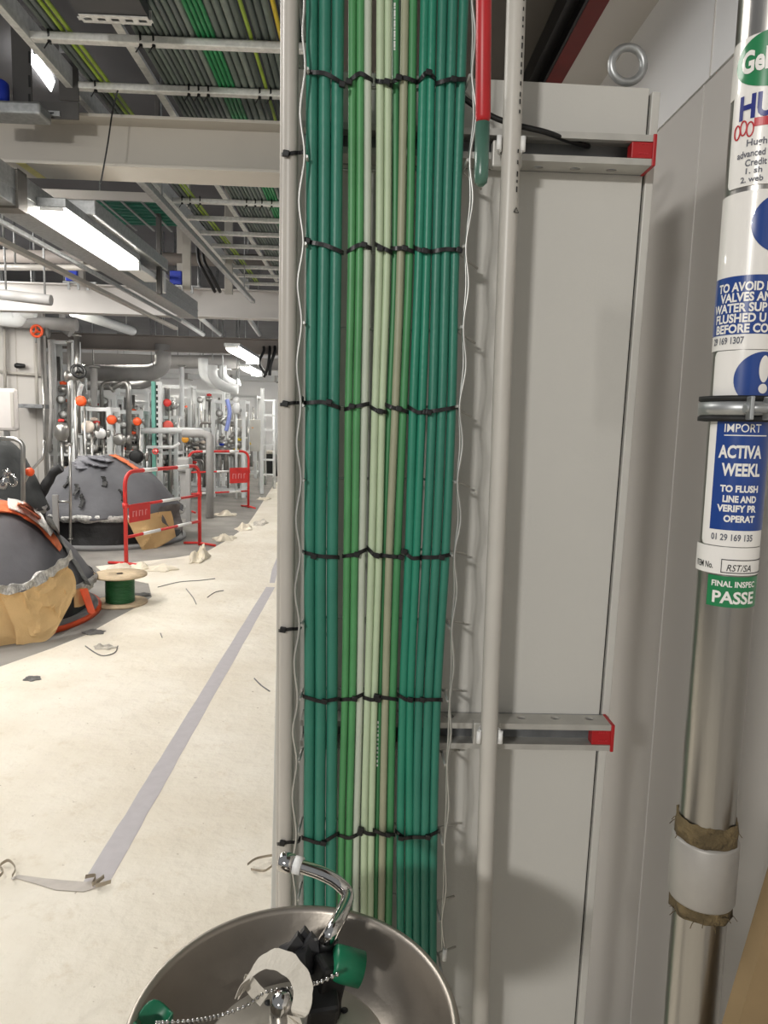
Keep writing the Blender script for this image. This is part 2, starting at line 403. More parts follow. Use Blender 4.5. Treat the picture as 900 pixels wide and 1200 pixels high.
# ------------------------------------------------------------------ strut rails
def strut(ztop, h, y0, y1, x0, x1, nholes_px, label, hole_face, caplabel):
    """open channel: top lip, bottom lip, back web, red end cap"""
    t = thing('strut_rail', label, 'rail', ((x0 + x1) / 2, y1, ztop - h))
    zb = ztop - h; th = 0.0028
    mb = MB()
    for z, dz in ((ztop - th, 1), (zb, -1)):
        holes = nholes_px if (dz < 0) == (hole_face == 'bottom') else []
        # plate with drilled slots: cut as bmesh grid holes
        xs = sorted(holes); last = x0
        for hx in xs:
            mb.span((last, y0 + th, z), (hx - 0.009, y1 - th, z + th)); last = hx + 0.009
            cy = (y0 + y1) / 2 + 0.004
            # annulus around an oval hole
            n = 16; ov = []; sq = []
            for q in range(n):
                a = 2 * PI * q / n; cx, sy = math.cos(a), math.sin(a)
                ov.append((hx + cx * 0.0074, cy + sy * 0.0058))
                s_ = max(abs(cx), abs(sy)); ex, ey = cx / s_, sy / s_
                sq.append((hx + ex * 0.009, cy + ey * ((y1 - th - cy) if ey > 0 else (cy - y0 - th))))
            vs = [(a_, b_, z) for a_, b_ in ov] + [(a_, b_, z) for a_, b_ in sq] + [(a_, b_, z + th) for a_, b_ in ov] + [(a_, b_, z + th) for a_, b_ in sq]
            fs = []
            for q in range(n):
                q2 = (q + 1) % n
                fs += [(q, q2, n + q2, n + q), (2 * n + q, 3 * n + q, 3 * n + q2, 2 * n + q2), (q, 2 * n + q, 2 * n + q2, q2)]
            mb.add(vs, fs)
        mb.span((last, y0 + th, z), (x1, y1 - th, z + th))
    mb.span((x0, y0, zb), (x1, y0 + th, zb + 0.0085)); mb.span((x0, y0, ztop - 0.0085), (x1, y0 + th, ztop))
    mb.span((x0, y0 + th, zb + 0.006), (x1, y0 + 0.009, zb + 0.0085)); mb.span((x0, y0 + th, ztop - 0.0085), (x1, y0 + 0.009, ztop - 0.006))
    mb.build('channel', M_strut, t)
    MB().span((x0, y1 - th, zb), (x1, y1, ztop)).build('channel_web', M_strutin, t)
    c = MB().span((x1 - 0.002, y0 - 0.002, zb - 0.001), (x1 + 0.003, y1, ztop + 0.001), 0.001)
    c.span((x1 - 0.030, y0 + 0.0005, zb + 0.009), (x1 - 0.001, y0 + 0.018, ztop - 0.009), 0.001)
    cp = c.build('end_cap', M_red, t)
    for zz in (0.36, 0.68):
        l = MB()
        for q in range(4):
            l.span((x1 - 0.02 + q * 0.0035, y0 - 0.0002, zb + h * zz), (x1 - 0.0178 + q * 0.0035, y0 + 0.0008, zb + h * zz + 0.002))
        l.build('moulded_mark', M_lred, cp)
    return t
y0s, y1s = 1.0, YC - 0.001
u1 = P(690, 155, y0s).z; u0 = P(690, 191, y0s).z
xr1 = P(766, 180, y0s).x; xl1 = P(352, 170, y0s).x
strut(u1, u1 - u0, y0s, y1s, xl1, xr1, [P(q, 194, y0s + 0.02).x for q in (631, 675, 718)], 'upper galvanised strut rail with red end cap across the grey cabinet', 'bottom', '')
l1 = P(650, 849, y0s).z; l0 = P(650, 879, y0s).z
xr2 = P(717, 865, y0s).x; xl2 = P(352, 865, y0s).x
strut(l1, l1 - l0, y0s, y1s, xl2, xr2, [P(q, 841, y0s + 0.02).x for q in (527, 612, 652, 692)], 'lower galvanised strut rail with red end cap across the grey cabinet', 'top', '')

# ------------------------------------------------------------------ conduits
YCO = 0.968
def vline(pxs, Y, n=5): return catmull([P(a, b, Y) for a, b in pxs], n)
con = thing('conduit_pipe', 'pale grey plastic conduit running full height right of the cables', 'conduit', P(586, 505, YCO))
cr_ = 0.0122
cpts = vline([(607, -60), (605, 0), (600, 150), (592, 350), (583, 600), (574, 830), (563, 1190), (558, 1330)], YCO)
MB().tube(cpts, cr_, 20).build('conduit_tube', M_pvc, con)
pm = MB(); random.seed(3)
def on_front(px, py, Y, r, dx):               # point on the front-right of a vertical tube
    c = P(px, py, Y); a = math.asin(dx); return c + Vector((math.sin(a) * r, -math.cos(a) * r, 0))
yy = 5
while yy < 235:
    px = 607 - 0.0365 * yy
    dxx = 0.42
    p = on_front(px, yy, YCO, cr_ + 0.0003, dxx); L = random.uniform(0.003, 0.007)
    if not 140 < yy < 168:
        pm.box(p, (0.0018, 0.0003, L), Matrix.Rotation(math.asin(dxx), 3, 'Z'))
    yy += random.uniform(8, 14)
tri = [on_front(598, 250, YCO, cr_ + 0.0004, 0.42) + Vector((0.0042 * math.sin(a), 0.003 * math.sin(a) * 0.7, 0.0042 * math.cos(a))) for a in (0, 2 * PI / 3, 4 * PI / 3)]
pm.tube(fillet([tri[0], tri[1], tri[2], tri[0]], 0.001), 0.0005, 5)
pm.build('print_marks', M_inkb, con)
for (px, py, lab, zz) in ((598, 170, 'white saddle clip holding the conduit on the upper strut rail', 0), (573, 862, 'white saddle clip holding the conduit on the lower strut rail', 1)):
    c = P(px, py, YCO)
    t = thing('conduit_clip', lab, 'clip', (c.x, 0.999, c.z - 0.015))
    m = MB()
    arc = [Vector((c.x + math.cos(a) * 0.0145, c.y + math.sin(a) * 0.0145, c.z)) for a in [PI * -0.12 + PI * 1.24 * i / 16 for i in range(17)]]
    m.ribbon(arc, 0.02, 0.003)
    for sx in (-1, 1): m.cyl((c.x + sx * 0.0155, c.y - 0.005, c.z - 0.009), (c.x + sx * 0.0155, c.y - 0.005, c.z + 0.009), 0.0035, 10)
    m.build('saddle', M_white, t)
    MB().span((c.x - 0.02, c.y + 0.0155, c.z - 0.022), (c.x + 0.02, 0.9985, c.z + 0.012), 0.002).build('base_plate', M_strut, t)
# left conduit
YL = 0.975
lc = thing('conduit_pipe', 'grey conduit tied to the left edge of the wire tray', 'conduit', P(340, 505, YL))
MB().tube(vline([(342, -60), (341, 0), (340, 200), (338.5, 450), (336.5, 700), (335, 950), (333.5, 1200), (332.5, 1330)], YL), 0.0105, 20).build('conduit_tube', M_post, lc)
MB().tube(vline([(334.5, -60), (334, 0), (333, 200), (331, 450), (329, 700), (328, 950), (327, 1200), (326, 1330)], YL + 0.022), 0.006, 14).build('earth_tube', M_post, lc)

# ------------------------------------------------------------------ wire basket tray
YT0, YT1 = 0.948, 0.993
tray = thing('wire_tray', 'upright bright steel wire basket tray holding the green cables', 'cable tray', P(450, 505, YT1))
Lw = [(354, -40), (357, 0), (355, 40), (358, 80), (352, 132), (357, 183), (350.5, 235), (355.5, 285), (349, 332), (353.5, 378), (348, 428), (352.5, 475), (348, 520), (353, 563), (347, 608), (352, 650), (346, 692), (351, 733), (345, 776), (349, 820), (343.5, 857), (348, 893), (343, 934), (347.5, 977), (343, 1016), (347, 1055), (343, 1095), (347, 1135), (343, 1175), (347, 1215), (343, 1260)]
Rw = [(556, -40), (553, 0), (557, 40), (553, 88), (558, 135), (550.5, 187), (554, 235), (546, 288), (549, 335), (543, 383), (546, 430), (538.5, 476), (542, 520), (536, 565), (540, 608), (532.5, 651), (535.5, 694), (529.5, 737), (532, 780), (527, 822), (528.5, 860), (524, 897), (526, 945), (521, 990), (523, 1038), (518, 1080), (521.5, 1112)]
MB().tube(vline(Lw, YT0, 5), 0.0017, 8).build('edge_wire', M_wire, tray)
MB().tube(vline(Rw, YT0, 5), 0.0017, 8).build('edge_wire', M_wire, tray)
Rw2 = [(a - (3 if i % 2 == 0 else 0.5), b) for i, (a, b) in enumerate(Rw)]
MB().tube(catmull([P(a, b, YT0 + 0.012) for a, b in Rw2], 4), 0.0015, 8).build('edge_wire', M_wire, tray)
e = P(521.5, 1112, YT0); MB().cyl(e, e - Vector((0.0005, 0, 0.018)), 0.0032, 10).build('wire_tip', M_white, tray)
for i in range(4):
    a = 372 + i * 48; bb = 364 + i * 42
    MB().tube(vline([(a + 2, -40), ((a + bb) / 2, 600), (bb, 1260)], YT1, 5), 0.002, 6).build('long_wire', M_wire, tray)
lp = [q for q in Lw if True][3::2]; rp = Rw[3::2]
for i in range(min(len(lp), 14)):
    A = P(lp[i][0], lp[i][1], YT0); 
    if i < len(rp): B = P(rp[i][0], rp[i][1], YT0)
    else: B = P(520, lp[i][1] + 8, YT0)
    a2 = Vector((A.x + 0.004, YT1, A.z)); b2 = Vector((B.x - 0.003, YT1, B.z))
    MB().tube(fillet([A + Vector((0.0025, 0, 0)), a2, b2, B - Vector((0.0025, 0, 0))], 0.008, 4), 0.002, 6).build('cross_wire', M_wire, tray)
    # pegs shaped to stand in for the side wires' shadow dashes
    MB().cyl(b2 + Vector((0.001, 0, 0)), b2 + Vector((0.03, 0.028, -0.012)), 0.0018, 6).build('shadow_peg', M_strut, tray)

# ------------------------------------------------------------------ cables in the tray
ROWS = [0, 290, 475, 650, 820, 980, 1130]
CB = [  # xs at ROWS, px radius, Y, material, label
 ((366, 365.5, 364, 363, 363, 362, 362), 7.0, 0.968, M_teal, 'thick teal cable, outermost on the left of the wire tray'),
 ((381, 379.5, 377, 376, 376, 375, 374.5), 7.0, 0.966, M_teal, 'thick teal cable, middle of the three at the tray left edge'),
 ((396, 394, 390.5, 389, 389, 388, 388), 7.0, 0.968, M_teal, 'thick teal cable, third from the left, beside the dark gap'),
 ((413.5, 412, 409, 407, 404.5, 400.5, 399.5), 4.6, 0.972, M_lg, 'thin leaf green cable, just right of the dark gap'),
 ((422.5, 421, 418, 415.5, 413, 409, 407.5), 4.6, 0.972, M_lg, 'thin leaf green cable between its leaf green twin and a pale one'),
 ((431.5, 430, 427, 424, 421.5, 418, 416.5), 4.3, 0.972, M_palegrey, 'pale grey green cable, right beside the two leaf green ones'),
 ((446, 445, 439.5, 435.5, 430.5, 427, 426), 4.5, 0.970, M_pale, 'pale mint cable, left one of the middle pale pair'),
 ((454.5, 454, 448, 443.5, 438.5, 434.5, 433.5), 4.5, 0.972, M_pale, 'pale mint cable, right one of the middle pale pair'),
 ((464, 463, 456.5, 450, 445, 441.5, 440), 4.4, 0.980, M_mg, 'mid green cable with printed marks, half hidden behind the beige cable'),
 ((474.5, 470, 463.5, 456.5, 452, 448, 446.5), 4.6, 0.970, M_beige, 'beige grey cable, the only brownish one of the bundle'),
 ((484, 480, 473, 465.5, 460.5, 457, 455), 4.8, 0.972, M_mg, 'mid green cable between the beige cable and the teal pair'),
 ((498, 491.5, 484.5, 478.5, 472, 469.5, 469), 5.2, 0.970, M_teal2, 'teal cable, left one of the pair right of the beige cable'),
 ((507, 500.5, 494, 487.5, 481, 479, 479), 5.2, 0.970, M_teal2, 'teal cable, right one of the pair right of the beige cable'),
 ((519, 511.5, 507, 500, 491.5, 488.5, 488), 5.6, 0.970, M_teal, 'teal cable, leftmost of the three at the tray right edge'),
 ((531, 522.5, 518, 511, 501.5, 498, 497.5), 5.6, 0.968, M_teal, 'teal cable, middle of the three at the tray right edge'),
 ((543, 533.5, 529.5, 521.5, 511.5, 508, 507), 5.6, 0.970, M_teal, 'teal cable, outermost on the right of the wire tray'),
]
def cab_x(i, y):
    xs = CB[i][0]
    for a in range(len(ROWS) - 1):
        if y <= ROWS[a + 1]:
            t = (y - ROWS[a]) / (ROWS[a + 1] - ROWS[a]); return xs[a] * (1 - t) + xs[a + 1] * t
    return xs[-1]
random.seed(11)
for i, (xs, rp_, Y, m, lab) in enumerate(CB):
    pp = [(xs[0] + 0.8, -50)] + [(x + random.uniform(-0.5, 0.5), y) for x, y in zip(xs, ROWS)] + [(xs[-1] - 0.5, 1330)]
    r = rp_ * Y / F * 0.97
    o = MB().tube([p + Vector((0, 0.0, 0)) for p in catmull([P(a, b, Y) for a, b in pp], 8)], r, 16)
    if i in (8,):
        root = thing('green_cable', lab, 'cable', P(xs[2], 475, Y), 'green cables in the wire tray')
        o.build('cable_jacket', m, root)
        q = MB()
        for yy in list(range(8, 62, 4)) + list(range(845, 900, 5)):
            c = P(cab_x(i, yy) - 1.2, yy, Y); q.box(c + Vector((-0.0005, -r * 0.98, 0)), (0.0022, 0.0004, 0.0022 + 0.001 * (yy % 3)))
        q.build('print_marks', M_white, root)
    else:
        tag(o.build('green_cable', m), lab, 'cable', 'green cables in the wire tray')

# ------------------------------------------------------------------ cable ties round the bundles
BUN = [((0, 2), 'the three left teal cables'), ((3, 5), 'the leaf green cables'), ((6, 7), 'the pale mint pair'),
       ((8, 10), 'the beige cable'), ((11, 12), 'the teal pair'), ((13, 15), 'the three right teal cables')]
RT = [(90, 'top'), (290, 'second'), (475, 'third'), (650, 'fourth'), (820, 'fifth'), (980, 'lowest')]
OFF = {  # start, mid, end y offsets by row
 0: [(-6, -4, 9), (6, -4, 4), (5, 6, 11), (6, 1, 6), (6, -5, 3), (8, 3, 3)],
 1: [(-8, -3, 6), (5, -3, 1), (-4, 1, 6), (1, 1, 5), (0, 4, 5), (5, 2, 3)],
 2: [(-3, -4, 3), (5, 1, -2), (2, 7, 8), (-1, 4, 8), (2, 8, 8), (8, 5, 2)],
 3: [(-3, 2, 3), (2, 0, -6), (-8, 1, 2), (0, 2, 3), (-4, 4, 4), (3, 3, 0)],
 4: [(-4, 2, -1), (0, -1, -7), (-3, 0, 0), (-4, -2, 0), (-6, 0, 0), (0, 0, 0)],
 5: [(2, 8, -3), (-2, 2, -4), (-8, -3, -2), (-8, -2, -2), (-6, 2, 1), (1, 1, -6)]}
HEAD = [0.96, 0.05, 0.7, 0.3, 0.6, 0.6]
for ri, (ry, rn) in enumerate(RT):
    for bi, ((a, b_), what) in enumerate(BUN):
        ra, rb = CB[a][1], CB[b_][1]
        xa, xb = cab_x(a, ry) - ra - 0.6, cab_x(b_, ry) + rb + 0.6
        oa, om, oe = OFF[ri][bi]
        Yf = min(CB[q][2] - CB[q][1] * CB[q][2] / F for q in range(a, b_ + 1)) - 0.0012
        pts = [P(xa - 0.4, ry + oa - 1, Yf + 0.02), P(xa, ry + oa, Yf + 0.006), P(xa * 0.8 + xb * 0.2, ry + oa * 0.55 + om * 0.45, Yf), P((xa + xb) / 2, ry + om, Yf - 0.0003),
               P(xa * 0.2 + xb * 0.8, ry + oe * 0.55 + om * 0.45, Yf), P(xb, ry + oe, Yf + 0.006), P(xb + 0.4, ry + oe + 1, Yf + 0.02)]
        t = thing('cable_tie', 'black cable tie in the %s row around %s' % (rn, what), 'cable tie', P((xa + xb) / 2, ry + 6, Yf), 'black cable ties round the green cables')
        MB().ribbon(catmull(pts, 4), 0.0052, 0.0014).build('strap', M_blk, t)
        h = HEAD[(bi + ri) % 6]
        hp = P(xa * (1 - h) + xb * h, ry + (om if 0.2 < h < 0.8 else (oa if h <= 0.2 else oe)), Yf - 0.0026)
        MB().box(hp, (0.0085, 0.0055, 0.0072), Matrix.Rotation(0.2, 3, 'Y'), 0.0012).build('tie_head', M_blk, t)
for k, (ty, lab) in enumerate(((180, 'topmost'), (473, 'second from the top'), (738, 'third from the top'), (988, 'lowest'))):
    c = 341.5 - ty * 0.0068
    Yf = YL - 0.0105 - 0.001
    t = thing('cable_tie', 'black cable tie on the left grey conduit, %s' % lab, 'cable tie', P(c, ty + 5, Yf), 'black cable ties on the left conduit')
    pts = [P(c - 10, ty + 1, Yf + 0.012), P(c - 8.5, ty + 1, Yf + 0.004), P(c - 2, ty, Yf), P(c + 5, ty - 1, Yf + 0.001), P(c + 10, ty - 1, Yf + 0.004), P(c + 15, ty - 2, YT0 + 0.006), P(c + 17, ty - 8, YT0 + 0.008)]
    MB().ribbon(catmull(pts, 5), 0.0045, 0.0013).build('strap', M_blk, t)
    MB().box(P(c - 5 + (k % 2), ty, Yf - 0.002), (0.0085, 0.0055, 0.008), Matrix.Rotation(0.15, 3, 'Y'), 0.0012).build('tie_head', M_blk, t)

# black lead behind the conduit into the strut rail
tag(MB().tube(catmull([P(540, 112, 0.985), P(556, 124, 0.99), P(580, 138, 0.992), P(607, 147, 0.99), P(640, 155, 0.992), P(664, 164, 1.01), P(690, 172, 1.03)], 8), 0.0036, 10).build('black_lead', M_blk), 'loose black cable passing behind the conduit into the upper rail', 'cable')

# ------------------------------------------------------------------ pull rod (red and green), near the camera
YR = 0.52
rod = thing('pull_rod', 'hanging shower pull rod with red sleeve and green lower tip', 'pull rod', P(564, 215, YR))
MB().tube([P(567.5, -60, YR), P(567, 0, YR), P(566, 138, YR), P(565.7, 145, YR)], [0.0053, 0.0053, 0.0053, 0.0038], 18).build('red_sleeve', M_red, rod)
mgl = mat('green_translucent', (86, 128, 112), 0.3, 0, 10, 0.1, trans=0.35)
MB().tube([P(565.5, 144, YR), P(564, 205, YR), P(563.5, 214, YR), P(563.3, 218, YR)], [0.0050, 0.0050, 0.0044, 0.0020], 18).build('green_tip', mgl, rod)

# ================================================================== shower pipe with labels
YP = 0.612; RP = 0.02415
pc = P(863.5, 510, YP); PXc, PYc = pc.x, pc.y
TH0 = math.atan2(-PXc, -PYc)          # direction to the camera (x, y)
dirc = Vector((-PXc, -PYc, 0)).normalized()
side = Vector((-dirc.y, dirc.x, 0))   # +theta goes to the right in the picture?
if side.x < 0: side = -side
pipe = thing('shower_pipe', 'stainless emergency shower riser pipe covered with stickers at right', 'pipe', (PXc, PYc, 0))
def zp(py, px=None):
    # height of pixel row py on the front of the pipe
    best = None
    c = Vector((PXc, PYc, 0)) + dirc * RP
    # march pixel x so the ray passes the axis
    lo, hi = 700, 1000
    for _ in range(40):
        m_ = (lo + hi) / 2; d = ray(m_, py)
        if math.atan2(d.x, d.y) < math.atan2(c.x, c.y): lo = m_
        else: hi = m_
    d = ray(lo, py); t = c.y / d.y
    return CAM.z + d.z * t
def cylpt(th, z, r):
    return Vector((PXc, PYc, 0)) + (dirc * math.cos(th) + side * math.sin(th)) * r + Z_ * z
MB().lathe([(0.0001, -0.0), (0.035, 0.0), (0.035, 0.012), (RP, 0.014), (RP, zp(1075)), ], (PXc, PYc, 0), 40).build('lower_tube', M_ss, pipe)
MB().lathe([(RP, zp(985)), (RP, 2.35)], (PXc, PYc, 0), 48).build('upper_tube', M_ss, pipe)
z1, z2 = zp(994), zp(1066)
MB().lathe([(RP - 0.001, z2 - 0.001), (0.0285, z2), (0.0295, z2 + 0.002), (0.0295, z1 - 0.002), (0.0285, z1), (RP - 0.001, z1 + 0.001)], (PXc, PYc, 0), 40).build('coupling', M_cast, pipe)
for za, zb, s_ in ((z1 - 0.001, zp(970), 1), (zp(1083), z2 + 0.001, -1)):
    o = MB().lathe([(RP + 0.0002, za), (RP + 0.0028, za + 0.001), (RP + 0.003, (za + zb) / 2), (RP + 0.002, zb - 0.001), (RP + 0.0002, zb)], (PXc, PYc, 0), 40).build('hemp_wrap', M_hemp, pipe)
    displace(o, 0.0024, 140, s_)
random.seed(8)
hs = MB()
for k in range(16):
    th = random.uniform(-1.8, 1.8); zz = random.choice((zp(975), zp(985), zp(1072), zp(1080)))
    p = cylpt(th, zz, RP + 0.002); q = cylpt(th + random.uniform(-.1, .1), zz + random.uniform(-.008, .004), RP + random.uniform(.005, .009))
    hs.tube([p, (p + q) / 2 + Vector((0, 0, .001)), q], 0.00035, 4)
hs.build('hemp_fibre', M_hemp, pipe)
def patch(name, th0, th1, z0, z1, r, m, parent, corner=0.0):
    n = max(8, int(abs(th1 - th0) / 0.06)); mb = MB(); vs = []
    for i in range(n + 1):
        th = th0 + (th1 - th0) * i / n
        dd = min(th - th0, th1 - th) * RP; cut = 0
        if corner and dd < corner: cut = corner - math.sqrt(max(0, corner ** 2 - (corner - dd) ** 2))
        vs += [cylpt(th, z0 + cut, r), cylpt(th, z1 - cut, r), cylpt(th, z1 - cut, r - 0.0006), cylpt(th, z0 + cut, r - 0.0006)]
    fs = []
    for i in range(n):
        for k in range(4):
            k2 = (k + 1) % 4; fs.append((4 * i + k, 4 * i + k2, 4 * i + 4 + k2, 4 * i + 4 + k))
    fs += [(0, 1, 2, 3), (4 * n + 3, 4 * n + 2, 4 * n + 1, 4 * n)]
    mb.add(vs, fs); return mb.build(name, m, parent)
def ellipse_patch(name, thc, zc_, ra, rz, r, m, parent):
    mb = MB(); n = 48; rings = 10; vs = [cylpt(thc, zc_, r)]
    for j in range(1, rings + 1):
        for k in range(n):
            a = 2 * PI * k / n; vs.append(cylpt(thc + math.cos(a) * ra * j / rings / RP, zc_ + math.sin(a) * rz * j / rings, r))
    fs = [(0, 1 + k, 1 + (k + 1) % n) for k in range(n)]
    for j in range(rings - 1):
        for k in range(n):
            a = 1 + j * n; fs.append((a + k, a + (k + 1) % n, a + n + (k + 1) % n, a + n + k))
    mb.add(vs, fs, True); return mb.build(name, m, parent)
def wrap_text(name, txt, th0, zbase, size, r, m, parent, bold=0.0, width=None, shear=0.0):
    cu = bpy.data.curves.new('txt', 'FONT'); cu.body = txt; cu.size = 1.0; cu.offset = bold * 1.5 + 0.006; cu.resolution_u = 3
    if shear: cu.shear = shear
    ob = bpy.data.objects.new('txt', cu); C.objects.link(ob)
    dg = bpy.context.evaluated_depsgraph_get(); me = bpy.data.meshes.new_from_object(ob.evaluated_get(dg))
    bpy.data.objects.remove(ob); bpy.data.curves.remove(cu)
    xs = [v.co.x for v in me.vertices]; x0_, x1_ = min(xs), max(xs)
    k = size / 0.7                                     # cap height of the built-in font
    kx = (0.89 * width / (x1_ - x0_)) if width else k
    bm = bmesh.new(); bm.from_mesh(me)
    step = 0.0022 / kx; x = x0_ + step
    while x < x1_:
        bmesh.ops.bisect_plane(bm, geom=bm.verts[:] + bm.edges[:] + bm.faces[:], plane_co=(x, 0, 0), plane_no=(1, 0, 0)); x += step
    off = wl(parent)
    for v in bm.verts:
        v.co = cylpt(th0 + (v.co.x - x0_) * kx / RP, zbase + v.co.y * k, r) - off
    bm.to_mesh(me); bm.free(); me.materials.clear(); me.materials.append(m); me.name = name
    o = bpy.data.objects.new(name, me); C.objects.link(o); o.parent = parent
    return o
def cap(h): return h * YP / F * 0.98
RL = RP + 0.0007; R2 = RP + 0.0011; R3_ = RP + 0.0015
A = math.radians
# sticker with the green oval
s1 = patch('sticker', A(-78), A(150), zp(104), zp(36), RL, M_label, pipe)
ellipse_patch('green_oval', A(18), zp(68), 0.031, 0.0215, R2, M_lgreen, s1)
wrap_text('lettering', 'Geli', A(-42), zp(80), cap(22), R3_, M_label, s1, 0.02, width=0.0255)
tl = MB(); 
# maker's sticker
s2 = patch('sticker', A(-58), A(150), zp(216), zp(100), RP + 0.0009, M_label, pipe, 0.004)
wrap_text('lettering', 'HU', A(-40), zp(135), cap(24), R2 + 0.0003, M_navy, s2, 0.02, width=0.0285)
hd = MB()
for k in range(3):
    c = cylpt(A(-42 + k * 12), zp(146), R2 + 0.0003)
    pts = []
    for q in range(20):
        a = 2 * PI * q / 20; pts.append(cylpt(A(-42 + k * 12) + 0.0024 * math.cos(a) / RP, zp(146) + 0.0055 * math.sin(a) - 0.002 * (k != 1), R2 + 0.0003))
    hd.tube(pts, 0.0006, 5, closed=True)
hd.build('hand_emblem', M_lred, s2)
patch('red_bar', A(-12), A(70), zp(147), zp(137), R2 + 0.0003, M_lred, s2)
for txt, py, th, hh, wdt in (('Hugh', 169, -22, 7, 0.016), ('advanced', 182, -38, 7, 0.023), ('Credit', 193, -22, 7, 0.017), ('1. sh', 202, -20, 6, 0.013), ('2. web', 212, -28, 6, 0.018)):
    wrap_text('lettering', txt, A(th), zp(py), cap(hh), R2 + 0.0003, M_ink, s2, 0.01, width=wdt)
# valve warning sticker
s3 = patch('sticker', A(-100), A(150), zp(409), zp(222), RL, M_label, pipe)
ellipse_patch('blue_disc', A(52), zp(262), 0.0235, 0.0235, R2, M_blue, s3)
patch('blue_panel', A(-84), A(140), zp(391), zp(322), R2, M_blue, s3)
for k, (txt, th, wdt) in enumerate((('TO AVOID B', -58, 0.047), ('VALVES AN', -52, 0.0445), ('WATER SUP', -68, 0.049), ('FLUSHED U', -61, 0.0455), ('BEFORE CO', -58, 0.047))):
    wrap_text('lettering', txt, A(th), zp(340 + k * 12.3), cap(9.4), R3_, M_label, s3, 0.02, width=wdt)
wrap_text('lettering', '29 169 1307', A(-66), zp(402), cap(7.5), R2, M_ink, s3, 0.012, width=0.031)
# weekly activation sticker
s4 = patch('sticker', A(-58), A(150), zp(640), zp(410), RP + 0.0009, M_label, pipe, 0.004)
ellipse_patch('blue_disc', A(40), zp(444), 0.0225, 0.0225, R2 + 0.0002, M_blue, s4)
ellipse_patch('exclamation_stroke', A(40), zp(432), 0.0045, 0.011, R3_ + 0.0002, M_label, s4)
ellipse_patch('exclamation_dot', A(40), zp(455), 0.004, 0.004, R3_ + 0.0002, M_label, s4)
patch('blue_panel', A(-38), A(140), zp(621), zp(478), R2 + 0.0002, M_blue, s4)
for txt, py, th, hh, wdt, bo in (('IMPORT', 506, -22, 9.5, 0.031, 0.0), ('ACTIVA', 536, -30, 14, 0.0375, 0.02), ('WEEKL', 557, -22, 14, 0.0335, 0.02), ('TO FLUSH', 576, -22, 7.5, 0.033, 0.025),
                                 ('LINE AND', 588, -16, 7.5, 0.029, 0.025), ('VERIFY PR', 599, -25, 7.5, 0.034, 0.025), ('OPERAT', 611, -12, 7.5, 0.027, 0.025)):
    wrap_text('lettering', txt, A(th), zp(py), cap(hh), R3_ + 0.0002, M_label, s4, bo, width=wdt)
patch('underline', A(-22), A(60), zp(510.5), zp(509.3), R3_ + 0.0002, M_label, s4)
wrap_text('lettering', '01 29 169 135', A(-33), zp(633), cap(7.5), R2 + 0.0002, M_ink, s4, 0.012, width=0.037)
# item number strip and inspection sticker
s5 = patch('sticker', A(-84), A(150), zp(673), zp(641), RL + 0.0004, M_label, pipe)
wrap_text('lettering', 'ITEM No.', A(-68), zp(667), cap(7.5), R2 + 0.0003, M_inkb, s5, 0.006, width=0.0205)
for a in ((-10, 120, 655, 656), (-10, 120, 670, 671)): patch('box_line', A(a[0]), A(a[1]), zp(a[3]), zp(a[2]), R2 + 0.0003, M_inkb, s5)
patch('box_line', A(-10), A(-8.5), zp(671), zp(655), R2 + 0.0003, M_inkb, s5)
wrap_text('lettering', 'RST/SA', A(0), zp(668.5), cap(8), R2 + 0.0003, M_inkb, s5, 0.0, width=0.0225, shear=0.25)
s6 = patch('sticker', A(-34), A(130), zp(711), zp(675), RL, M_lgreen, pipe)
wrap_text('lettering', 'FINAL INSPEC', A(-25), zp(687), cap(6.8), R2, M_label, s6, 0.015, width=0.0415)
wrap_text('lettering', 'PASSE', A(-22), zp(706), cap(14), R2, M_label, s6, 0.015, width=0.040)
# clamp
zc1, zc0 = zp(463), zp(494)
cp_ = thing('pipe_clamp', 'metal pipe clamp with black rubber lining around the stickered pipe', 'clamp', (PXc, PYc, zc0))
MB().lathe([(RP + 0.0012, zc0), (0.0325, zc0 + 0.0005), (0.0325, zc0 + 0.004), (0.0308, zc0 + 0.005), (0.0308, zc1 - 0.005), (0.0325, zc1 - 0.004), (0.0325, zc1 - 0.0005), (RP + 0.0012, zc1)], (PXc, PYc, 0), 48).build('rubber_lining', M_seal, cp_)
MB().lathe([(0.0309, zc0 + 0.0052), (0.0326, zc0 + 0.0056), (0.0326, zc1 - 0.0056), (0.0309, zc1 - 0.0052)], (PXc, PYc, 0), 48).build('steel_band', M_galv, cp_)
cz = (zc0 + zc1) / 2
lug = MB()
for th in (A(12), A(36)):
    c = cylpt(th, cz, 0.039); rot = Matrix.Rotation(-math.atan2(dirc.x * math.cos(th) + side.x * math.sin(th), -(dirc.y * math.cos(th) + side.y * math.sin(th))) * -1, 3, 'Z')
    lug.box(c, (0.0032, 0.016, 0.019), rot, 0.0008)
lug.build('clamp_lug', M_galv, cp_)
MB().cyl(cylpt(A(6), cz, 0.040), cylpt(A(42), cz, 0.040), 0.004, 12).build('clamp_bolt', M_galv, cp_)
back = cylpt(PI, cz, 0.0315); MB().cyl(back, Vector((WX - 0.001, back.y + 0.05, cz)), 0.005, 10).build('wall_stud', M_galv, cp_)

for q_ in (pipe, cp_):
    q_.rotation_euler = (0, -0.011, 0); q_.location.x += 0.011 * (1.55 - q_.location.z)
# brown board leaning at lower right
bp = [P(918, 1024, 0.55), P(864, 1205, 0.55), P(852, 1260, 0.55)]
d = (bp[1] - bp[0]).normalized()
tb = bp[0]; bot = tb + d * ((tb.z - 0.0) / -d.z)
pr = [tb, bot, bot + Vector((0.12, 0, 0)), tb + Vector((0.12, 0, 0))]
tag(MB().prism(pr, (0, 0, 0), (0, 0.02, 0)).build('brown_board', M_brown), 'brown board leaning at the lower right beside the steel pipe', 'board')

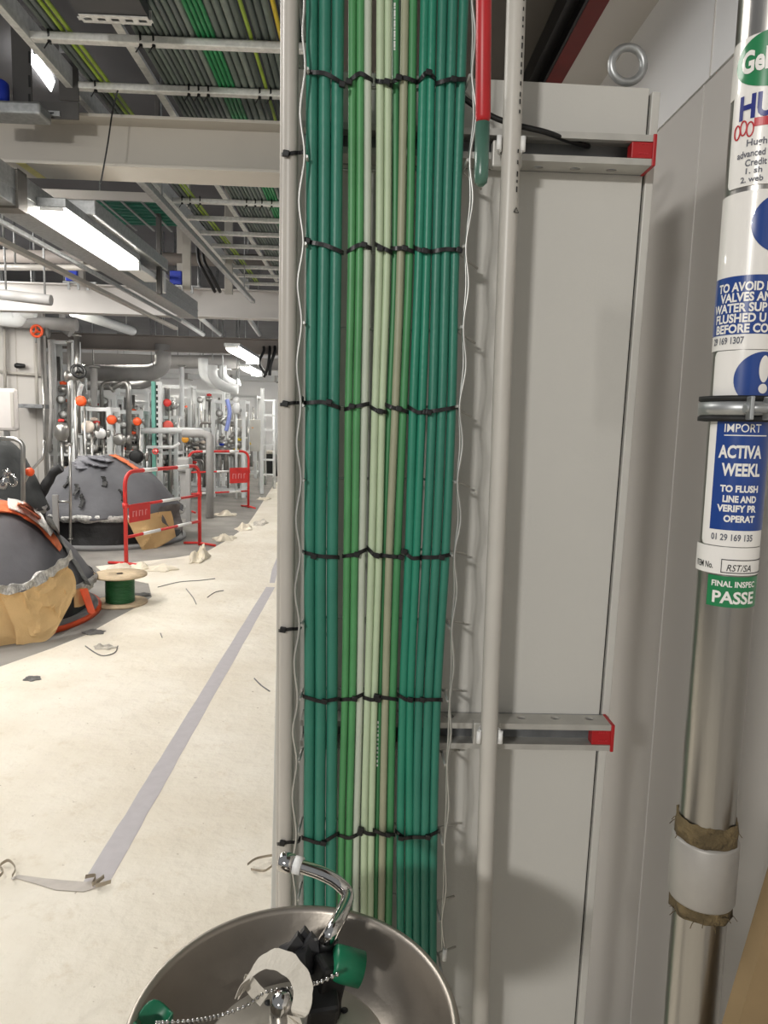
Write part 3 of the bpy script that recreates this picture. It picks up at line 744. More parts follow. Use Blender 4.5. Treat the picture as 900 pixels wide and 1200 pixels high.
# ================================================================== eyewash
bd = ray(346, 1206)
RB = 0.142
dep = F * RB / 192.0
bc_ = CAM + R3 @ Vector((346 - 450, 600 - 1193, -F)) * (dep / F)
BZ = bc_.z
ew = thing('eyewash_bowl', 'round stainless eyewash bowl in the foreground', 'eyewash bowl', (bc_.x, bc_.y, 0))
bx, by = bc_.x, bc_.y
prof = [(0.0001, -0.078), (0.05, -0.076), (0.085, -0.066), (0.112, -0.046), (0.129, -0.02), (0.135, -0.002), (0.1375, 0.002), (0.1415, 0.0025), (0.143, 0.0), (0.1415, -0.003), (0.137, -0.004),
        (0.131, -0.022), (0.114, -0.049), (0.086, -0.07), (0.05, -0.08), (0.0001, -0.082)]
MB().lathe(prof, (bx, by, BZ), 96).build('bowl', M_bowl, ew)
# strainer disc with holes
DR = 0.083; dz_ = BZ - 0.036
dm = MB().lathe([(0.0001, 0.002), (DR - 0.003, 0.002), (DR, 0.0), (DR, -0.003), (0.0001, -0.003)], (bx, by, dz_), 64); dm.cyl((bx, by, BZ - 0.079), (bx, by, dz_ - 0.002), 0.02, 20); dm.build('strainer_plate', mat('plate_stainless', (196, 190, 180), 0.4, 0.8, 20, 0.1), ew)
hl = MB()
for k in range(10):
    a = 2 * PI * k / 10 + 0.2
    hl.lathe([(0.0001, 0.0004), (0.0035, 0.0004), (0.0035, -0.001)], (bx + math.cos(a) * 0.062, by + math.sin(a) * 0.062, dz_ + 0.0022), 12)
hl.build('strainer_hole', M_seal, ew)
MB().lathe([(0.11, 0), (0.11, 0.012), (0.03, 0.02), (0.024, 0.03), (0.024, BZ - 0.083), (0.0001, BZ - 0.083)], (bx, by, 0), 32).build('pedestal', M_ss, ew)
# black spray head body sitting on the plate
def PB(px, py, z): return PZ(px, py, z)
hz = BZ - 0.004
hb = MB()
c0 = PB(383, 1152, hz)
hb.box(c0, (0.027, 0.026, 0.046), Matrix.Rotation(0.5, 3, 'Z') @ Matrix.Rotation(0.25, 3, 'Y'), 0.004)
hb.box(PB(388, 1124, hz + 0.008), (0.02, 0.022, 0.022), Matrix.Rotation(0.7, 3, 'Z'), 0.003)
hb.box(PB(376, 1178, hz - 0.012), (0.03, 0.026, 0.03), Matrix.Rotation(0.2, 3, 'Z') @ Matrix.Rotation(0.4, 3, 'X'), 0.004)
hb.cyl(Vector((c0.x, c0.y, dz_ + 0.001)), c0, 0.014, 20)
hb.build('spray_head', M_blk, ew)
# finned black grip
fg = MB()
g0 = PB(368, 1122, hz + 0.018); g1 = PB(334, 1124, hz + 0.004)
fg.tube([g0, g0 * 0.5 + g1 * 0.5, g1], [0.014, 0.016, 0.014], 8)
for sgn in (0.0, 0.9, -0.9):
    q = PB(356 + sgn * 9, 1110 + abs(sgn) * 8, hz + 0.022)
    fg.prism([q + Vector((-0.013, 0, -0.018)), q + Vector((0.010, 0.004, -0.016)), q + Vector((0.007, 0.006, 0.006)), q + Vector((0.0, 0.005, 0.017)), q + Vector((-0.009, 0.002, 0.005))], (0, -0.0035, 0), (0, 0.0035, 0))
fg.build('finned_grip', mat('dark_grey_plastic', (62, 62, 64), 0.4, 0, 20, 0.2), ew)
# green cap, open end to the right
ga = PB(390, 1127, hz + 0.02); gb = PB(423, 1136, hz + 0.011)
ax = (gb - ga)
L = ax.length
MB().lathe([(0.0001, 0), (0.0145, 0), (0.0155, 0.003), (0.0155, L), (0.0135, L), (0.0135, 0.006), (0.0001, 0.006)], ga, 32, ax).build('nozzle_cap', M_green, ew)
# left green dust cap with petals
lp_ = PB(180, 1200, BZ - 0.004)
gc = MB().lathe([(0.0001, -0.012), (0.012, -0.012), (0.0155, -0.004), (0.0165, 0.006), (0.0145, 0.006), (0.0135, -0.003), (0.0001, -0.008)], lp_, 24)
for v in gc.v:
    if v.z > lp_.z + 0.003:
        v.z += 0.0035 * math.cos(3 * math.atan2(v.y - lp_.y, v.x - lp_.x) + 0.6)
tag(gc.build('dust_cap', M_green), 'green plastic dust cap hanging at the left rim of the bowl', 'dust cap')
# chrome lever
lv = MB()
zl = hz + 0.02
lp0 = PB(378, 1108, zl); 
lpts = [lp0, PB(392, 1086, zl + 0.018), P(407, 1052, 0.69), P(398, 1036, 0.70), P(378, 1024, 0.705), P(352, 1015, 0.71), P(338, 1011, 0.713)]
MB().tube(catmull(lpts, 7), 0.0070, 18).build('push_lever', M_chrome, ew)
a_ = P(344, 1013, 0.712); b2_ = P(328, 1008.5, 0.716)
MB().tube([a_, a_ * 0.9 + b2_ * 0.1, a_ * 0.12 + b2_ * 0.88, b2_], [0.0085, 0.0102, 0.0102, 0.0085], 24).build('lever_knob', M_chrome, ew)
a_ = P(354, 1015.5, 0.710); b2_ = P(345, 1013, 0.712)
MB().tube([a_, b2_], 0.0092, 24).build('lever_ring', M_white, ew)
sk = PB(384, 1104, zl + 0.006)
MB().tube([PB(376, 1116, zl - 0.004), PB(388, 1096, zl + 0.01)], 0.0088, 20).build('lever_socket', M_blk, ew)
# small chrome nozzle in front
nz = PB(330, 1190, dz_ + 0.03)
MB().lathe([(0.0001, 0.022), (0.007, 0.021), (0.0105, 0.014), (0.011, -0.028), (0.0001, -0.028)], nz, 28).build('outlet_nozzle', M_chrome, ew)
# masking tape loop
tp = [PB(281, 1166, hz - 0.005), PB(292, 1142, hz + 0.012), PB(315, 1124, hz + 0.028), PB(338, 1130, hz + 0.032), PB(354, 1152, hz + 0.026), PB(353, 1180, hz + 0.018), PB(341, 1204, hz + 0.01), PB(326, 1225, hz)]
o = MB().ribbon(catmull(tp, 6), 0.0175, 0.0005, Vector((0.5, 0.72, 0.5))).build('tape_loop', M_paper)
displace(o, 0.0012, 120, 2)
tag(o, 'crumpled cream paper tape looped over the black spray head', 'tape')
o = MB().ribbon(catmull([PB(281, 1168, hz - 0.006), PB(288, 1150, hz - 0.002), PB(300, 1162, hz - 0.008), PB(310, 1172, hz - 0.012)], 5), 0.012, 0.0005, Vector((0.3, 0.6, 0.7))).build('tape_end', M_paper, o)
# ball chain
cpts = catmull([PB(395, 1142, hz + 0.03), PB(372, 1152, hz + 0.026), PB(345, 1158, hz + 0.0), PB(312, 1163, hz - 0.008), PB(290, 1178, hz - 0.012), PB(262, 1189, hz - 0.01), PB(230, 1196, hz + 0.004), PB(200, 1198, hz + 0.015), PB(182, 1199, BZ + 0.002)], 40)
bc2 = MB(); acc = 0; last = None
for p in cpts:
    if last is None or (p - last).length >= 0.0046:
        bc2.sphere(p, 0.0020, 6); last = p
bc2.tube(cpts[::6], 0.0004, 4)
tag(bc2.build('ball_chain', M_chrome), 'fine steel ball chain lying across the eyewash bowl', 'chain')

# ================================================================== overhead cable ladder
HL = 1.66; ZL = CAM.z + HL
xrl = PZ(110, 125, ZL).x
lad = thing('cable_ladder', 'long galvanised cable ladder hung above the aisle beams', 'cable ladder', ((xrl - 0.3) / 2, 6, ZL - 0.03))
YL0, YL1 = 2.2, Yb2 - 0.2
XR = -0.28
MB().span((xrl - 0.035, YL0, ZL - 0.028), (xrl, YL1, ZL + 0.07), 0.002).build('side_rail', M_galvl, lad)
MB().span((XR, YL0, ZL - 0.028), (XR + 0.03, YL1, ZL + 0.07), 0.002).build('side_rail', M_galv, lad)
y = PZ(190, 47, ZL).y; dy = PZ(190, 103, ZL).y - y
k = -2
rung_y = []
while y + k * dy < YL1 - 0.1:
    yy = y + k * dy; k += 1
    if yy < YL0 + 0.05: continue
    rung_y.append(yy)
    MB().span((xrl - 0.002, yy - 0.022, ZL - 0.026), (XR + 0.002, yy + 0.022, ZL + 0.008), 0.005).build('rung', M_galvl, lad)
MB().span((xrl + 0.33, YL0, ZL + 0.085), (xrl + 0.37, YL1, ZL + 0.105)).build('divider_bar', M_galvl, lad)
# cables on the ladder
random.seed(21)
x = xrl + 0.06; n = 0
ORD = ['first', 'second', 'third', 'fourth', 'fifth', 'sixth', 'seventh', 'eighth', 'ninth', 'tenth', 'eleventh', 'twelfth', 'thirteenth', 'fourteenth', 'fifteenth', 'sixteenth', 'seventeenth', 'eighteenth',
       'nineteenth', 'twentieth', 'twenty-first', 'twenty-second', 'twenty-third', 'twenty-fourth', 'twenty-fifth', 'twenty-sixth', 'twenty-seventh', 'twenty-eighth', 'twenty-ninth', 'thirtieth', 'thirty-first', 'thirty-second', 'thirty-third', 'thirty-fourth', 'thirty-fifth', 'thirty-sixth', 'thirty-seventh', 'thirty-eighth', 'thirty-ninth', 'fortieth']
seq = []
while x < XR - 0.03:
    u = (x - xrl) / (XR - xrl)
    if 0.13 < u < 0.34: x += 0.03; continue
    if 0.58 < u < 0.645: m, cn, r = M_cgreen, 'bright green', 0.010
    elif u < 0.13: m, cn, r = random.choice(M_cgrey), 'grey', random.uniform(0.011, 0.015)
    elif u < 0.55: m, cn, r = random.choice(M_cgrey), 'grey green', random.uniform(0.010, 0.014)
    else: m, cn, r = random.choice(M_cgrey), 'thick grey green', random.uniform(0.014, 0.021)
    seq.append([x + r, r, m, cn]); x += 2 * r + 0.002
for i, s_ in enumerate(seq):
    u = (s_[0] - xrl) / (XR - xrl)
    if 0.10 < u < 0.135 or abs(u - 0.775) < 0.012: s_[2], s_[3], s_[1] = M_ygreen, 'yellow green', 0.009
    if abs(u - 0.9) < 0.014: s_[2], s_[3], s_[1] = M_yellow, 'yellow', 0.010
for i, (cx, r, m, cn) in enumerate(seq):
    pts = []; yy = YL0; ph = 1.3
    while yy < YL1 - 0.02:
        pts.append(Vector((cx + 0.006 * math.sin(yy * 1.7 + ph), yy, ZL + 0.009 + r + 0.003 * math.sin(yy * 2.3 + ph) + 0.003))); yy += 0.35
    tag(MB().tube(pts, r, 10).build('ladder_cable', m), '%s cable on the overhead ladder, %s from the left rail' % (cn, ORD[i]), 'cable', 'cables on the overhead ladder')
# second layer above, fills the dark gaps
# ties on rungs
for j, (px, py) in enumerate(((66, 50), (117, 105), (225, 110), (236, 110), (246, 108), (306, 112), (318, 110), (181, 72), (196, 74), (214, 234), (224, 235), (236, 236), (290, 238), (300, 238), (308, 239), (320, 241))):
    p = PZ(px, py, ZL)
    ry = min(rung_y, key=lambda q: abs(q - p.y))
    t = MB().ribbon(catmull([Vector((p.x, ry - 0.024, ZL + 0.022)), Vector((p.x + 0.002, ry - 0.024, ZL - 0.006)), Vector((p.x, ry - 0.012, ZL - 0.03)), Vector((p.x - 0.004, ry + 0.012, ZL - 0.032)), Vector((p.x, ry + 0.024, ZL - 0.004)), Vector((p.x, ry + 0.024, ZL + 0.022))], 4), 0.009, 0.002, Vector((1, 0.2, 0)))
    t.tube([Vector((p.x, ry - 0.014, ZL - 0.03)), Vector((p.x - 0.02, ry - 0.02, ZL - 0.065))], 0.003, 6)
    t.box((p.x, ry - 0.01, ZL - 0.032), (0.014, 0.01, 0.011))
    tag(t.build('cable_tie', M_blk), 'black cable tie under a ladder rung holding overhead cables', 'cable tie', 'black ties under the ladder rungs')
tag(MB().ribbon(catmull([PZ(136, 96, ZL) + Vector((0, 0.03, -0.02)), P(132, 130, PZ(136, 103, ZL).y - 0.03), P(126, 170, PZ(136, 103, ZL).y - 0.05), P(118, 215, PZ(136, 103, ZL).y - 0.06)], 6), 0.007, 0.003, Vector((1, 0, 0.2))).build('hanging_strap', M_blk), 'long black tie tail hanging from a ladder rung before the beam', 'strap')
# slotted bracket on the ladder
zbq = ZL - 0.06; q0 = PZ(95, 22, zbq); q1 = PZ(180, 34, zbq)
t = thing('slotted_bracket', 'slotted galvanised bracket above the overhead cable ladder', 'bracket', (q0.x, q0.y, zbq))
mb = MB(); n = 5; wx = (q1.x - q0.x)
ya, yb_ = q0.y - 0.03, q0.y + 0.03
mb.span((q0.x, ya, zbq), (q1.x, ya + 0.02, zbq + 0.004)); mb.span((q0.x, yb_ - 0.02, zbq), (q1.x, yb_, zbq + 0.004))
for k in range(n + 1):
    xx = q0.x + wx * k / n; mb.span((xx - 0.012, ya + 0.02, zbq), (xx + 0.012, yb_ - 0.02, zbq + 0.004))
mb.span((q0.x, yb_ - 0.003, zbq), (q1.x, yb_, zbq + 0.058)); mb.build('slotted_flange', M_galvl, t)
MB().span((q0.x, ya - 0.22, zbq + 0.006), (q1.x, ya + 0.02, zbq + 0.05)).build('bracket_body', mat('bracket_dark', (70, 70, 72), 0.5, 0.2, 8, 0.1), t)
# dark steel frame at the upper left corner with a lit gap behind
yk = yb1 - 0.1
t = thing('hanger_frame', 'dark steel hanger frame with slots at the upper left corner', 'hanger', P(50, 140, yk))
MD = mat('hanger_dark', (88, 86, 84), 0.5, 0.2, 6, 0.15)
mb = MB()
def quad(px0, py0, px1, py1, Y, th=0.01):
    a = P(px0, py0, Y); b_ = P(px1, py1, Y)
    mb.span((min(a.x, b_.x), Y, min(a.z, b_.z)), (max(a.x, b_.x), Y + th, max(a.z, b_.z)))
quad(12, 20, 38, 140, yk); quad(38, 118, 92, 140, yk); quad(68, 62, 92, 118, yk); quad(38, 30, 68, 64, yk)
mb.build('frame_plate', MD, t)
mb = MB()
for py in (60, 88, 110):
    mb = MB(); quad(33, py, 36, py + 14, yk - 0.002, 0.002); mb.build('frame_slot', M_seal, t)
mb = MB(); quad(45, 129, 70, 136, yk - 0.012, 0.012); f_ = mb.build('slotted_clip', M_galv, t)
mb = MB(); quad(52, 131, 63, 133, yk - 0.014, 0.002); mb.build('clip_slot', M_seal, f_)
ly = yb1 + 1.2
la = P(38, 66, ly); lb = P(70, 112, ly + 0.9)
tag(MB().ribbon([la, lb], 0.07, 0.03, Vector((1, 0, 0.4))).build('white_batten', M_tubef), 'lit lamp strip glimpsed through the dark frame at upper left', 'lamp')
bq = P(4, 108, yk - 0.05)
tag(MB().lathe([(0.0001, 0), (0.05, 0), (0.055, 0.01), (0.055, 0.09), (0.045, 0.1), (0.0001, 0.1)], bq - Vector((0.03, 0, 0.05)), 20).build('blue_fitting', M_bluep), 'blue round fitting cut by the left edge below the ladder', 'fitting')
t = tag(MB().box(P(18, 132, yk - 0.08), (0.3, 0.14, 0.06), None, 0.012).build('beam_clamp', M_galv), 'grey beam clamp on the near beam at the left edge', 'clamp')
# yellow tape on the beam
tp0 = PZ(24, 190, 2.85); tp1 = PZ(48, 207, 2.85)
tag(MB().prism([Vector((tp0.x - 0.03, yb1 + 0.012, 2.8485)), Vector((tp0.x + 0.02, yb1 + 0.012, 2.8485)), Vector((tp1.x + 0.02, yb1 + 0.24, 2.8485)), Vector((tp1.x - 0.03, yb1 + 0.24, 2.8485))], (0, 0, 0), (0, 0, 0.0012)).build('yellow_tape', mat('yellow_tape', (228, 218, 140), 0.6, 0, 20, 0.1)), 'strip of pale yellow tape under the near ceiling beam', 'tape')

# ================================================================== trunking and lamp
xt = -1.765; Ht1, Ht0 = 1.20, 1.025
YTa = yb1 - 1.2; YTb = 7.6
tr = thing('cable_trunking', 'galvanised cable trunking running under the beams beside the lamp', 'trunking', (xt - 0.08, 5, CAM.z + Ht0))
MB().span((xt - 0.16, YTa, CAM.z + Ht0), (xt, YTb, CAM.z + Ht1), 0.004).build('duct', M_galv, tr)
yj = PX(24, 230, xt).y
mb = MB()
for dx0, dx1, h0, h1 in ((-0.172, 0.012, Ht1 - 0.004, Ht1 + 0.006), (-0.172, 0.012, Ht0 - 0.012, Ht0), (0, 0.012, Ht0, Ht1), (-0.172, -0.16, Ht0, Ht1)):
    mb.span((xt + dx0, yj - 0.05, CAM.z + h0), (xt + dx1, yj + 0.05, CAM.z + h1))
mb.build('coupling_frame', mat('frame_dark', (120, 116, 110), 0.5, 0.4, 12, 0.2), tr)
MB().span((xt - 0.01, YTa, CAM.z + Ht0 + 0.075), (xt + 0.004, YTb, CAM.z + Ht0 + 0.09)).build('duct_rib', M_galv, tr)
MB().span((xt - 0.19, YTa + 0.3, CAM.z + Ht0 - 0.04), (xt - 0.17, YTb, CAM.z + Ht0 - 0.01), 0.004).build('side_strip', M_galv, tr)
def lamp(label, x, y0, y1, h, wdt=0.085, m=M_tube, far=False, housing=M_galv):
    t = thing('ceiling_lamp', label, 'lamp', (x, (y0 + y1) / 2, CAM.z + h - 0.05))
    mb = MB(); n = 10; vs = []; fs = []
    for yy in (y0, y1):
        for k in range(n + 1):
            a = PI + PI * k / n; vs.append(Vector((x + math.cos(a) * wdt / 2, yy, CAM.z + h + math.sin(a) * wdt * 0.5)))
    for k in range(n): fs.append((k, k + 1, n + 2 + k, n + 1 + k))
    fs += [tuple(range(n + 1)), tuple(range(n + 1, 2 * n + 2))[::-1], (0, n, 2 * n + 1, n + 1)]
    mb.add(vs, fs); mb.build('diffuser', m, t)
    MB().span((x - wdt * 0.62, y0 - 0.02, CAM.z + h + 0.001), (x + wdt * 0.62, y1 + 0.02, CAM.z + h + 0.05), 0.004).build('housing', housing, t)
    MB().span((x - wdt * 0.6, y1 + 0.0, CAM.z + h - wdt * 0.55), (x + wdt * 0.6, y1 + 0.05, CAM.z + h + 0.002), 0.006).build('end_cap', M_white, t)
    MB().span((x - wdt * 0.5, y0 - 0.02, CAM.z + h - wdt * 0.15), (x + wdt * 0.5, y0 - 0.001, CAM.z + h + 0.0), 0.004).build('end_cap', M_white, t)
    return t
xa = -1.69
ya_ = PX(62, 252, xa).y; yb2_ = PX(150, 311, xa).y
hl_ = (PX(62, 255, xa).z + PX(150, 312, xa).z) / 2 - CAM.z
L0 = lamp('lit fluorescent lamp beside the trunking between the first two beams', xa, ya_, yb2_, hl_ + 0.045, 0.125)
MB().span((xa - 0.03, yb1 + 0.3, CAM.z + hl_ + 0.087), (xa + 0.13, yb2_ + 0.55, CAM.z + hl_ + 0.17), 0.006).build('mounting_channel', M_galv, L0)
MB().span((xa - 0.04, yb2_ + 0.06, CAM.z + hl_ - 0.01), (xa + 0.08, yb2_ + 0.5, CAM.z + hl_ + 0.03), 0.006).build('gear_box', M_white, L0)
MB().span((xa + 0.05, yb2_ + 0.5, CAM.z + hl_ - 0.08), (xa + 0.11, yb2_ + 0.56, CAM.z + hl_ + 0.08), 0.004).build('drop_bracket', M_white, L0)
for (pa, pb, xq, lab) in (((272, 406), (298, 424), -2.1, 'lit lamp beyond the third beam near the hanging cables'), ((287, 429), (300, 436), -2.55, 'second small lit lamp beyond the hanging cables')):
    A0 = PX(*pa, xq); B0 = PX(*pb, xq)
    lamp(lab, xq, A0.y, A0.y + (2.0 if pa[0] == 272 else 1.6), A0.z - CAM.z, 0.20, M_tubef)
# unseen battens added behind the beams to light the hall
for Yb, xs in ((yb1 + 0.13, (-3.0,)), (Yb2, (-1.4, -3.8, -6.2)), (Yb3, (-1.6, -4.6, -7.6)), (Yb4, (-2.0, -5.5, -8.8))):
    for x in xs:
        t = thing('ceiling_lamp', 'added unseen lamp behind a beam, lighting the hall', 'lamp', (x, Yb + 0.3, 2.95), 'added lamps hidden behind the beams')
        MB().span((x - 0.65, Yb + 0.24, 2.96), (x + 0.65, Yb + 0.36, 3.02), 0.004).build('housing', M_white, t)
        MB().span((x - 0.62, Yb + 0.25, 2.935), (x + 0.62, Yb + 0.35, 2.959), 0.008).build('diffuser', mat('lamp_hall', (255, 250, 240), 0.5, emit=72), t)

for k, (x, y_) in enumerate(((-1.6, 20.5), (-4.5, 20.5), (-7.5, 20.5), (-1.6, 24.0), (-5.0, 24.0), (-8.5, 24.0))):
    t = thing('ceiling_lamp', 'lit ceiling lamp row before the far white wall', 'lamp', (x, y_, 3.0), 'lamps before the far wall')
    MB().span((x - 0.7, y_ - 0.07, 2.99), (x + 0.7, y_ + 0.07, 3.05), 0.004).build('housing', M_white, t)
    MB().span((x - 0.68, y_ - 0.06, 2.955), (x + 0.68, y_ + 0.06, 2.988), 0.008).build('diffuser', MATS['lamp_hall'], t)
    for q in (-0.5, 0.5): MB().cyl((x + q, y_, 3.05), (x + q, y_, 4.0), 0.008, 6).build('suspension_rod', M_galv, t)
a = P(150, 436, 17.9); b_ = P(330, 447, 17.9)
t = thing('white_duct', 'wide white ventilation duct crossing under the farthest beam', 'duct', ((a.x - 0.3) / 2, 18.1, b_.z))
MB().span((a.x, 17.9, b_.z), (-0.3, 18.4, a.z), 0.02).build('duct_body', M_wpipe, t)
for q in range(5): MB().span((a.x + 0.3 + q * 1.1, 17.88, b_.z - 0.02), (a.x + 0.36 + q * 1.1, 18.42, a.z + 0.02)).build('duct_flange', M_gpipe, t)
for q in (0.5, 4.5): MB().cyl((a.x + q, 18.15, a.z), (a.x + q, 18.15, 4.0), 0.012, 6).build('hanger_rod', M_galv, t)
# cross tray with green cables beyond first beam
zg = CAM.z + 1.5
g0 = PZ(72, 236, zg); g1 = PZ(190, 236, zg); g2 = PZ(190, 258, zg)
t = thing('cross_tray', 'pale edged tray crossing behind the first beam, left of the ladder', 'cable tray', ((g0.x + g1.x) / 2, g1.y, zg))
MB().span((g0.x - 0.5, g1.y - 0.02, zg - 0.01), (g1.x, g1.y, zg + 0.05), 0.003).build('front_lip', M_steelbeam, t)
for k in range(9):
    x = g0.x - 0.4 + (g1.x - g0.x + 0.4) * k / 8; MB().span((x - 0.008, g1.y, zg - 0.012), (x + 0.008, g2.y + 0.3, zg - 0.004)).build('tray_bar', M_galv, t)
for k in range(8):
    yy = g1.y + 0.04 + k * (g2.y + 0.2 - g1.y) / 8
    tag(MB().tube(catmull([(g0.x - 0.5, yy, zg + 0.012), ((g0.x + g1.x) / 2, yy + 0.01, zg + 0.0115), (g1.x - 0.004, yy, zg + 0.012)], 5), 0.013, 8).build('tray_cable', mat('teal_far', (44, 120, 98), 0.5, 0, 9, 0.2)), 'dark green cable lying crosswise in the tray behind the first beam', 'cable', 'cables in the cross tray')
# hangers, clamps with blue caps on second beam
for px, lab in ((92, 'blue capped hanger on the second beam, left one'), (213, 'blue capped hanger on the second beam, right one')):
    p = P(px, 337, Yb2 - 0.02)
    t = thing('ceiling_hanger', lab, 'hanger', p)
    top = P(px + 3, 285 if px < 100 else 275, Yb2 - 0.02)
    MB().span((p.x - 0.05, Yb2 - 0.06, CAM.z + 1.67), (p.x + 0.08, Yb2 + 0.02, 4.0)).build('hanger_post', M_post, t)
    MB().span((p.x - 0.13, Yb2 - 0.11, CAM.z + 1.69), (p.x + 0.02, Yb2 - 0.062, CAM.z + 1.86), 0.01).build('blue_cap', M_bluep, t)
    m = MB().span((p.x - 0.16, Yb2 - 0.12, CAM.z + 1.662), (p.x + 0.26, Yb2 + 0.12, CAM.z + 1.682))
    for q in range(3): m.span((p.x - 0.10 + q * 0.12, Yb2 - 0.125, CAM.z + 1.58), (p.x - 0.07 + q * 0.12, Yb2 - 0.105, CAM.z + 1.68))
    m.build('beam_bracket', M_galv, t)
# dark vertical hanger beside the lamp and galvanised brackets
for px, p0, p1, Y, lab, m in ((187, 232, 345, 5.6, 'thin dark vertical drop rod right of the lamp', MD), (219, 285, 340, 6.6, 'grey vertical strut drop holding the ladder rail', M_post), (268, 320, 345, 7.8, 'short grey strut drop near the ladder end', M_post)):
    a = P(px, p1, Y); wpx = 5 if px == 187 else 9
    tag(MB().span((a.x - wpx * Y / F / 2, Y - 0.02, a.z), (a.x + wpx * Y / F / 2, Y + 0.02, 4.0), 0.003).build('drop_rod', m), lab, 'hanger')
# long bars parallel to the ladder
for (pa, z, y0, y1, wd, lab, m) in (((165, 215), CAM.z + 1.36, yb1 + 0.3, 8.6, 0.05, 'slim galvanised rail left of the ladder beyond the first beam', M_galv), ((200, 330), CAM.z + 1.75, 6.5, 13, 0.05, 'thin pale rail between the lamp and ladder', M_steelbeam),
                                    ((30, 300), CAM.z + 1.25, 5.0, 10.5, 0.06, 'pale conduit running along the hall at far left', M_post)):
    p = PZ(*pa, z)
    t = thing('long_rail', lab, 'rail', (p.x, (y0 + y1) / 2, z))
    MB().span((p.x - wd / 2, y0, z), (p.x + wd / 2, y1, z + 0.04), 0.004).build('rail_bar', m, t)
    for q in (y0 + 0.6, y1 - 0.6): MB().cyl((p.x, q, z + 0.04), (p.x, q, 4.0), 0.007, 6).build('hanger_rod', M_galv, t)
# black cable loops near the ladder end
for k, (a, b_, c) in enumerate((((232, 300), (240, 320), (252, 342)), ((238, 300), (248, 322), (258, 342)))):
    tag(MB().tube(catmull([P(*a, 7.6) + Z_ * 0.42, P(*a, 7.6), P(*b_, 7.6), P(*c, 7.8)], 6), 0.018, 8).build('hanging_cable', M_blk), 'black cable looping down from the ladder, %s of two' % ('left' if k == 0 else 'right'), 'cable')

# ================================================================== overhead pipes between beams 2 and 4
def pipe_px(pxs, Y, rpx, m, label, name='pipe', cat='pipe', fil=None, flange=False, Ys=None):
    pts = [P(a, b, (Ys[i] if Ys else Y)) for i, (a, b) in enumerate(pxs)]
    r = rpx * Y / F
    pts2 = fillet(pts, fil if fil else r * 3, 6) if len(pts) > 2 else pts
    t = thing(name, label, cat, pts[-1]); MB().tube(pts2, r, 14).build('pipe_run', m, t)
    lo = min(pts, key=lambda q: q.z); az = sum(q.z for q in pts) / len(pts)
    if az > 2.1:
        for e, nx in ((pts[0], pts[1]), (pts[-1], pts[-2])):
            e2 = e + (nx - e) * 0.12; MB().cyl((e2.x, e2.y, e2.z + r * 0.9), (e2.x, e2.y, 4.0), 0.012, 6).build('hanger_rod', M_galv, t)
    elif lo.z > 0.02:
        MB().cyl(lo - Z_ * r * 0.9, (lo.x, lo.y, 0), min(r * 0.6, 0.02), 8).build('support_leg', m, t)
    if not flange: return t
    for e, nx in ((pts[0], pts[1]), (pts[-1], pts[-2])):
        d = (nx - e).normalized(); MB().cyl(e, e + d * r * 0.7, r * 1.7, 16).build('flange', M_spipe, t)
    return t
pipe_px([(100, 437), (178, 437), (191, 430), (191, 404)], 14.5, 9, M_gpipe, 'thick grey insulated pipe with elbow turning up under third beam', fil=0.35)
pipe_px([(102, 452), (168, 452), (185, 441)], 14.8, 5, M_gpipe, 'grey pipe tucked below the thick elbowed pipe', fil=0.2)
pipe_px([(196, 424), (300, 424)], 16.2, 7.5, M_gpipe, 'long horizontal grey duct pipe under the farthest beam')
pipe_px([(238, 420), (238, 440), (252, 450), (262, 452)], 15.5, 5.5, M_wpipe, 'white dropping pipe with bend, right of the turquoise frame', fil=0.3)
pipe_px([(249, 428), (249, 444), (265, 455), (279, 456)], 15.0, 5.5, M_wpipe, 'white s-bend pipe, left one of the far pair', fil=0.3)
pipe_px([(261, 428), (261, 442), (274, 450), (281, 448)], 16, 4.5, M_wpipe, 'white s-bend pipe, right one of the far pair', fil=0.3)
pipe_px([(130, 455), (148, 447), (151, 455), (151, 530)], 12.2, 3.2, M_spipe, 'steel pipe bending down at the middle of the process area', fil=0.25, flange=True)
pipe_px([(119, 500), (119, 448), (146, 448)], 12.6, 2.2, M_spipe, 'thin steel pipe forming a square corner left of the bend', fil=0.12)
pipe_px([(110, 500), (110, 428)], 12.3, 4, M_gpipe, 'grey vertical riser beside the square cornered steel pipe', flange=True)
pipe_px([(213, 428), (213, 520)], 13.8, 2.6, M_wpipe, 'white vertical riser right of the slotted column', flange=True)
pipe_px([(165, 505), (210, 504), (238, 506)], 12.4, 3.4, M_wpipe, 'white horizontal pipe at bench height behind the rear barrier')
pipe_px([(172, 524), (205, 524), (210, 519)], 12, 1.8, M_wpipe, 'slim white pipe below the white horizontal one', fil=0.15)
pipe_px([(90, 392), (90, 440), (92, 510)], 11.3, 3.0, M_spipe, 'steel riser pipe beside the black hand wheel', flange=True)
pipe_px([(81, 400), (81, 520)], 11.0, 2.2, M_spipe, 'slim steel riser left of the black hand wheel', flange=True)
pipe_px([(58, 398), (60, 480), (58, 530)], 11.2, 2.0, M_gpipe, 'grey riser at the edge of the left wall panels')
pipe_px([(86, 500), (90, 470), (96, 450)], 10.9, 2.4, M_wpipe, 'white curved hose beside the steel vessel', fil=0.6)
pipe_px([(-10, 375), (90, 381)], 11.2, 7, M_gpipe, 'long grey insulated pipe high on the left, under second beam')
pipe_px([(-5, 372), (22, 376), (22, 366), (40, 364)], 10.4, 8, M_wpipe, 'lagged white pipe bundle bulging at the upper left', fil=0.3)
pipe_px([(76, 366), (76, 384), (84, 390)], 11.8, 6, M_gpipe, 'grey duct dropping beside the orange handled valve', fil=0.3)
pipe_px([(86, 365), (155, 388)], 10, 6, M_wpipe, 'white slanting duct between the second and third beams', Ys=[10.0, 12.2])
